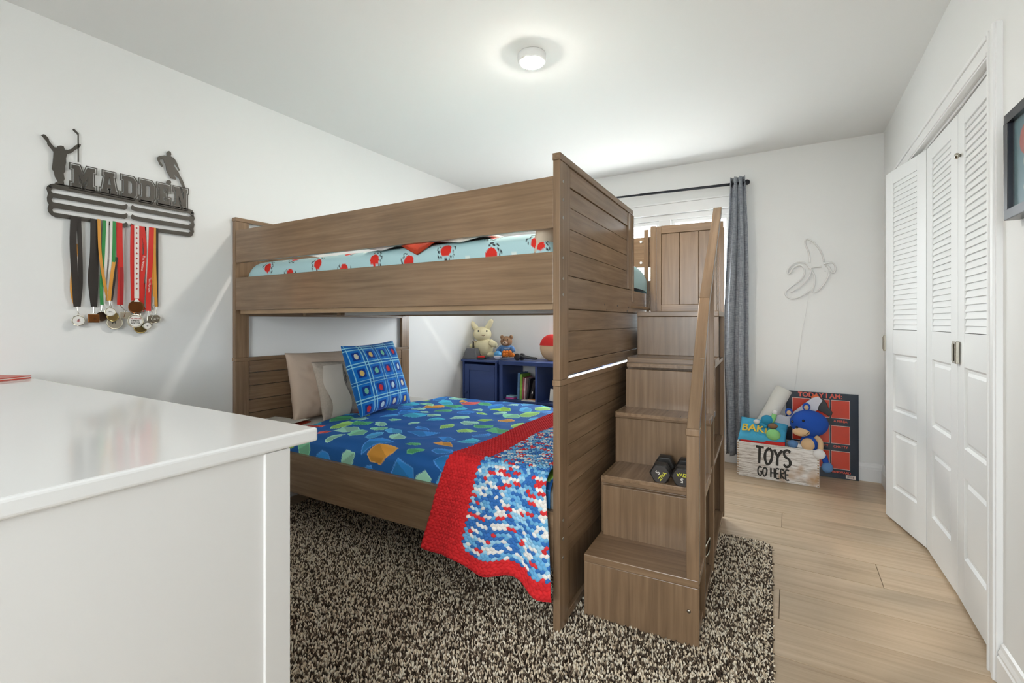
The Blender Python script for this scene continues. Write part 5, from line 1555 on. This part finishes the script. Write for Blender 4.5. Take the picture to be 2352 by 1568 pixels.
for u, v in ((1150, 816), (1174, 814)):
    part(MB().ball(tp(u, v, 3.86), (.026, .04, .022)), 'leg', 'cloth_brown', tbr, smooth=True)
VF = text_mesh('ADVENTURE', .016, .0006)
cc_ = tp(1163, 800, 3.845)
part(place(VF, lambda p: (cc_.x + p[0], cc_.y - p[2] + .9 * p[0] ** 2 * 6, cc_.z + p[1])), 'lettering', 'cloth_white', tbr)
bl = thing('toy_ball', 'small blue and white toy ball in front of the teddy bear', 'ball', (-2.40, 3.80, TZ))
bc = tp(1144, 812, 3.79)
bc.z = TZ + .043
H1 = MB().lathe([(.0001, -.043)] + [(.043 * math.cos(a * PI / 16), .043 * math.sin(a * PI / 16)) for a in range(-7, 1)], bc, 24)
H2 = MB().lathe([(.043 * math.cos(a * PI / 16), .043 * math.sin(a * PI / 16)) for a in range(0, 8)] + [(.0001, .043)], bc, 24)
plain('ball_white', '#e9e7ee', rough=.3); plain('ball_blue', '#4b93c4', rough=.3)
part(H1, 'lower_half', 'ball_white', bl, smooth=True); part(H2, 'upper_half', 'ball_blue', bl, smooth=True)
oc = thing('crinkled_toy', 'crinkled orange toy bundle beside the toy ball', 'toy', (-2.33, 3.80, TZ))
for k in range(7):
    q = tp(1158 + (k % 4) * 6.5, 815 - (k // 4) * 6, 3.80 + .012 * (k % 3)); q.z = max(q.z, TZ + .02)
    part(MB().ball(q, (.022, .018, .02), 8, 6), 'crumple', 'cloth_orange', oc)
gb = thing('grey_metronome', 'dark grey tapered block with a thin stem on the navy cabinet', 'ornament', (-2.675, 3.80, TZ))
plain('grey_plastic', '#67666a', rough=.5)
def frustum(c, w0, d0, w1, d1, h):
    V = [(c[0] - w0, c[1] - d0, c[2]), (c[0] + w0, c[1] - d0, c[2]), (c[0] + w0, c[1] + d0, c[2]), (c[0] - w0, c[1] + d0, c[2]), (c[0] - w1, c[1] - d1, c[2] + h), (c[0] + w1, c[1] - d1, c[2] + h), (c[0] + w1, c[1] + d1, c[2] + h), (c[0] - w1, c[1] + d1, c[2] + h)]
    return MB().add(V, [(0, 3, 2, 1), (4, 5, 6, 7), (0, 1, 5, 4), (1, 2, 6, 5), (2, 3, 7, 6), (3, 0, 4, 7)])
part(frustum((-2.678, 3.80, TZ + .004), .082, .05, .052, .03, .098), 'block', 'grey_plastic', gb, bevel=.003)
part(frustum((-2.678, 3.80, TZ), .086, .054, .086, .054, .004), 'foot', 'grey_plastic', gb)
part(MB().lathe([(.009, 0), (.009, .062), (.013, .066), (.013, .074), (.006, .078), (.006, .088), (.001, .09)], (-2.668, 3.80, TZ + .102), 16), 'stem', 'metal', gb, smooth=True)
dk = thing('toy_puck', 'flat red and black toy disc on the navy cabinet', 'toy', (-2.56, 3.78, TZ))
part(MB().lathe([(.045, 0), (.048, .004), (.048, .014), (.042, .018)], (-2.56, 3.78, TZ), 24), 'base', 'toy_black', dk, smooth=True)
part(MB().lathe([(.036, .018), (.036, .026), (.024, .032), (.001, .033)], (-2.56, 3.78, TZ), 24), 'cap', 'cloth_red', dk, smooth=True)
hp = thing('headphones', 'folded black headphones lying on the navy shelf', 'headphones', (-2.1, 3.84, TZ))
plain('hp_black', '#3a3a3c', rough=.4)
part(MB().lathe([(.028, -.014), (.033, -.01), (.033, .008), (.026, .014)], (-2.185, 3.83, TZ + .033), 24, axis=1), 'ear_cup', 'hp_black', hp, smooth=True)
part(MB().lathe([(.028, -.014), (.033, -.01), (.033, .008), (.026, .014)], (-2.165, 3.88, TZ + .033), 24, axis=1), 'ear_cup', 'hp_black', hp, smooth=True)
part(MB().tube(smoothpath([(-2.16, 3.835, TZ + .045), (-2.11, 3.84, TZ + .03), (-2.04, 3.855, TZ + .022), (-2.015, 3.88, TZ + .02), (-2.04, 3.91, TZ + .02), (-2.10, 3.91, TZ + .026), (-2.15, 3.885, TZ + .04)], 6), .011, 10), 'headband', 'hp_black', hp, smooth=True)
rc = thing('round_cushion', 'round red and tan cushion standing on the navy shelf', 'cushion', (-1.9, 3.97, TZ))
part(MB().ball((-1.895, 3.97, TZ + .118), (.122, .06, .122), 30, 20), 'front', 'cloth_tan', rc, smooth=True)
hat = MB().ball((-1.895, 3.968, TZ + .122), (.126, .064, .124), 30, 20)
hat.f = [f for f in hat.f if sum(hat.v[i][2] for i in f) / len(f) > TZ + .135]
part(hat, 'red_top', 'cloth_red', rc, smooth=True)

# ================================================================== DUMBBELLS ON THE STAIRS
plain('rubber', '#2a2725', rough=.5); plain('rubber_face', '#3a3431', rough=.45); plain('logo_yellow', '#d9d63c', rough=.5); plain('logo_white', '#dcd8d0', rough=.5)
def dumbbell(label, lx, ly, rot, trot):
    M0 = Matrix.Translation((-.6671, 1.674, 0)) @ Matrix.Rotation(SPH, 4, 'Z') @ Matrix.Translation((lx, ly, zt[1] + .0385)) @ Matrix.Rotation(rot, 4, 'Z')
    base = M0 @ Vector((0, .08, -.0385))
    t = thing('dumbbell', label, 'dumbbell', tuple(base), 0, 'dumbbells on the stairs')
    def P(mb, name, m, parent=None, **k):
        mb.v = [tuple(M0 @ Vector(p)) for p in mb.v]
        o = put(name, mb.mesh(name, k.get('bevel', 0), 2, k.get('smooth', False)), m, parent or t, True)
        return o
    for y in (0, .115):
        mb = MB().lathe([(.038, .0), (.0435, .008), (.0435, .042), (.038, .05)], (0, 0, 0), 6, axis=1)
        mb.v = [(p[0] * .8660 - p[2] * .5, p[1] + y, p[0] * .5 + p[2] * .8660) for p in mb.v]
        h = P(mb, 'head', 'rubber', bevel=.002)
        if y == 0:
            f = P(MB().lathe([(.033, -.002), (.033, .002)], (0, 0, 0), 28, axis=1), 'face', 'rubber_face', h)
            R = Matrix.Rotation(trot, 4, 'Y')
            tri = [(.029 * math.sin(a + trot), .029 * math.cos(a + trot)) for a in (PI, PI + 2.094, PI + 4.189)]
            for txt, size, oz, mt in (('ZIVA', .0185, -.011, 'logo_yellow'), ('5', .024, .010, 'logo_white')):
                VF = text_mesh(txt, size, .001, bold=.0004)
                P(place(VF, lambda p: tuple(R @ Vector((p[0], -.0028 - p[2], p[1] + oz)))), 'lettering', mt, f)
    P(MB().lathe([(.014, .049), (.0145, .075), (.0155, .083), (.0145, .091), (.014, .116)], (0, 0, 0), 18, axis=1), 'handle', 'chrome', smooth=True)
    return t
dumbbell('black rubber hex dumbbell standing clear of the stair newel', .239, .228, .04, -.95)
dumbbell('black rubber hex dumbbell partly behind the stair newel', .322, .224, .03, PI)

# ================================================================== PICTURE ON THE RIGHT WALL
plain('frame_navy', '#23262f', rough=.25); plain('picture_teal', '#5f7f86', rough=.4, var=.25, vscale=9); plain('picture_red', '#b04a38', rough=.5); plain('picture_cream', '#c9bfa8', rough=.5)
PF = thing('framed_picture', 'black framed shadow box picture on the wall beside the closet', 'picture', (XR, 1.62, 1.415))
py0, py1, pz0, pz1, pxf = 1.30, 1.899, 1.416, 1.719, .539
fw = .028
fo = MB().box(pxf, XR - .001, py0, py1, pz1 - fw, pz1).box(pxf, XR - .001, py0, py1, pz0, pz0 + fw).box(pxf, XR - .001, py0, py0 + fw, pz0 + fw, pz1 - fw).box(pxf, XR - .001, py1 - fw, py1, pz0 + fw, pz1 - fw)
part(fo, 'frame', 'frame_navy', PF, bevel=.002)
bo = part(MB().box(pxf + .014, pxf + .018, py0 + fw, py1 - fw, pz0 + fw, pz1 - fw), 'picture', 'picture_teal', PF)
for (y, z, ry, rz_, m) in ((1.78, 1.62, .05, .045, 'picture_red'), (1.775, 1.56, .03, .03, 'picture_cream'), (1.77, 1.49, .035, .02, 'picture_cream'), (1.55, 1.57, .07, .08, 'picture_red')):
    mb = MB().lathe([(1, 0), (1, .001)], (0, 0, 0), 24, axis=0)
    mb.v = [(pxf + .0125 + p[0], y + p[1] * ry, z + p[2] * rz_) for p in mb.v]
    sub(mb, 'shape', m, bo, PF)
part(MB().box(pxf + .006, pxf + .008, py0 + fw - .002, py1 - fw + .002, pz0 + fw - .002, pz1 - fw + .002), 'glass', 'pane_glass', PF)

# ================================================================== THINGS IN THE STAIR SHELVES
def sl(lx, ly, z): return Matrix.Translation((-.6671, 1.674, 0)) @ Matrix.Rotation(SPH, 4, 'Z') @ Vector((lx, ly, z))
plain('pastel_yellow', '#e8d79a', rough=.7); plain('pastel_pink', '#e0a898', rough=.7); plain('pastel_blue', '#7fb6cf', rough=.7)
b0 = sl(.33, 1.13, .9242)
ty = thing('pastel_toy', 'pastel yellow, pink and blue toy in the upper stair cubby', 'toy', tuple(b0))
part(MB().ball(sl(.34, 1.13, .955), (.035, .045, .03)), 'base', 'pastel_pink', ty, smooth=True)
part(MB().tube(smoothpath([sl(.345, 1.10, .97), sl(.36, 1.12, 1.02), sl(.35, 1.15, 1.06)], 5), .02, 10), 'band', 'pastel_blue', ty, smooth=True)
part(MB().ball(sl(.34, 1.12, 1.085), (.03, .04, .035)), 'top', 'pastel_yellow', ty, smooth=True)
b1 = sl(.33, .40, .047)
bg_ = thing('black_bag', 'black bag with metal carabiner in the lower stair cubby', 'bag', tuple(b1))
part(MB().ball(sl(.30, .40, .135), (.085, .12, .09), 20, 14), 'bag', 'black_cloth', bg_, smooth=True)
part(MB().tube(smoothpath([sl(.39, .36, .20), sl(.405, .38, .235), sl(.405, .42, .215), sl(.40, .43, .16), sl(.39, .40, .15)], 5), .004, 8), 'carabiner', 'chrome', bg_, smooth=True)
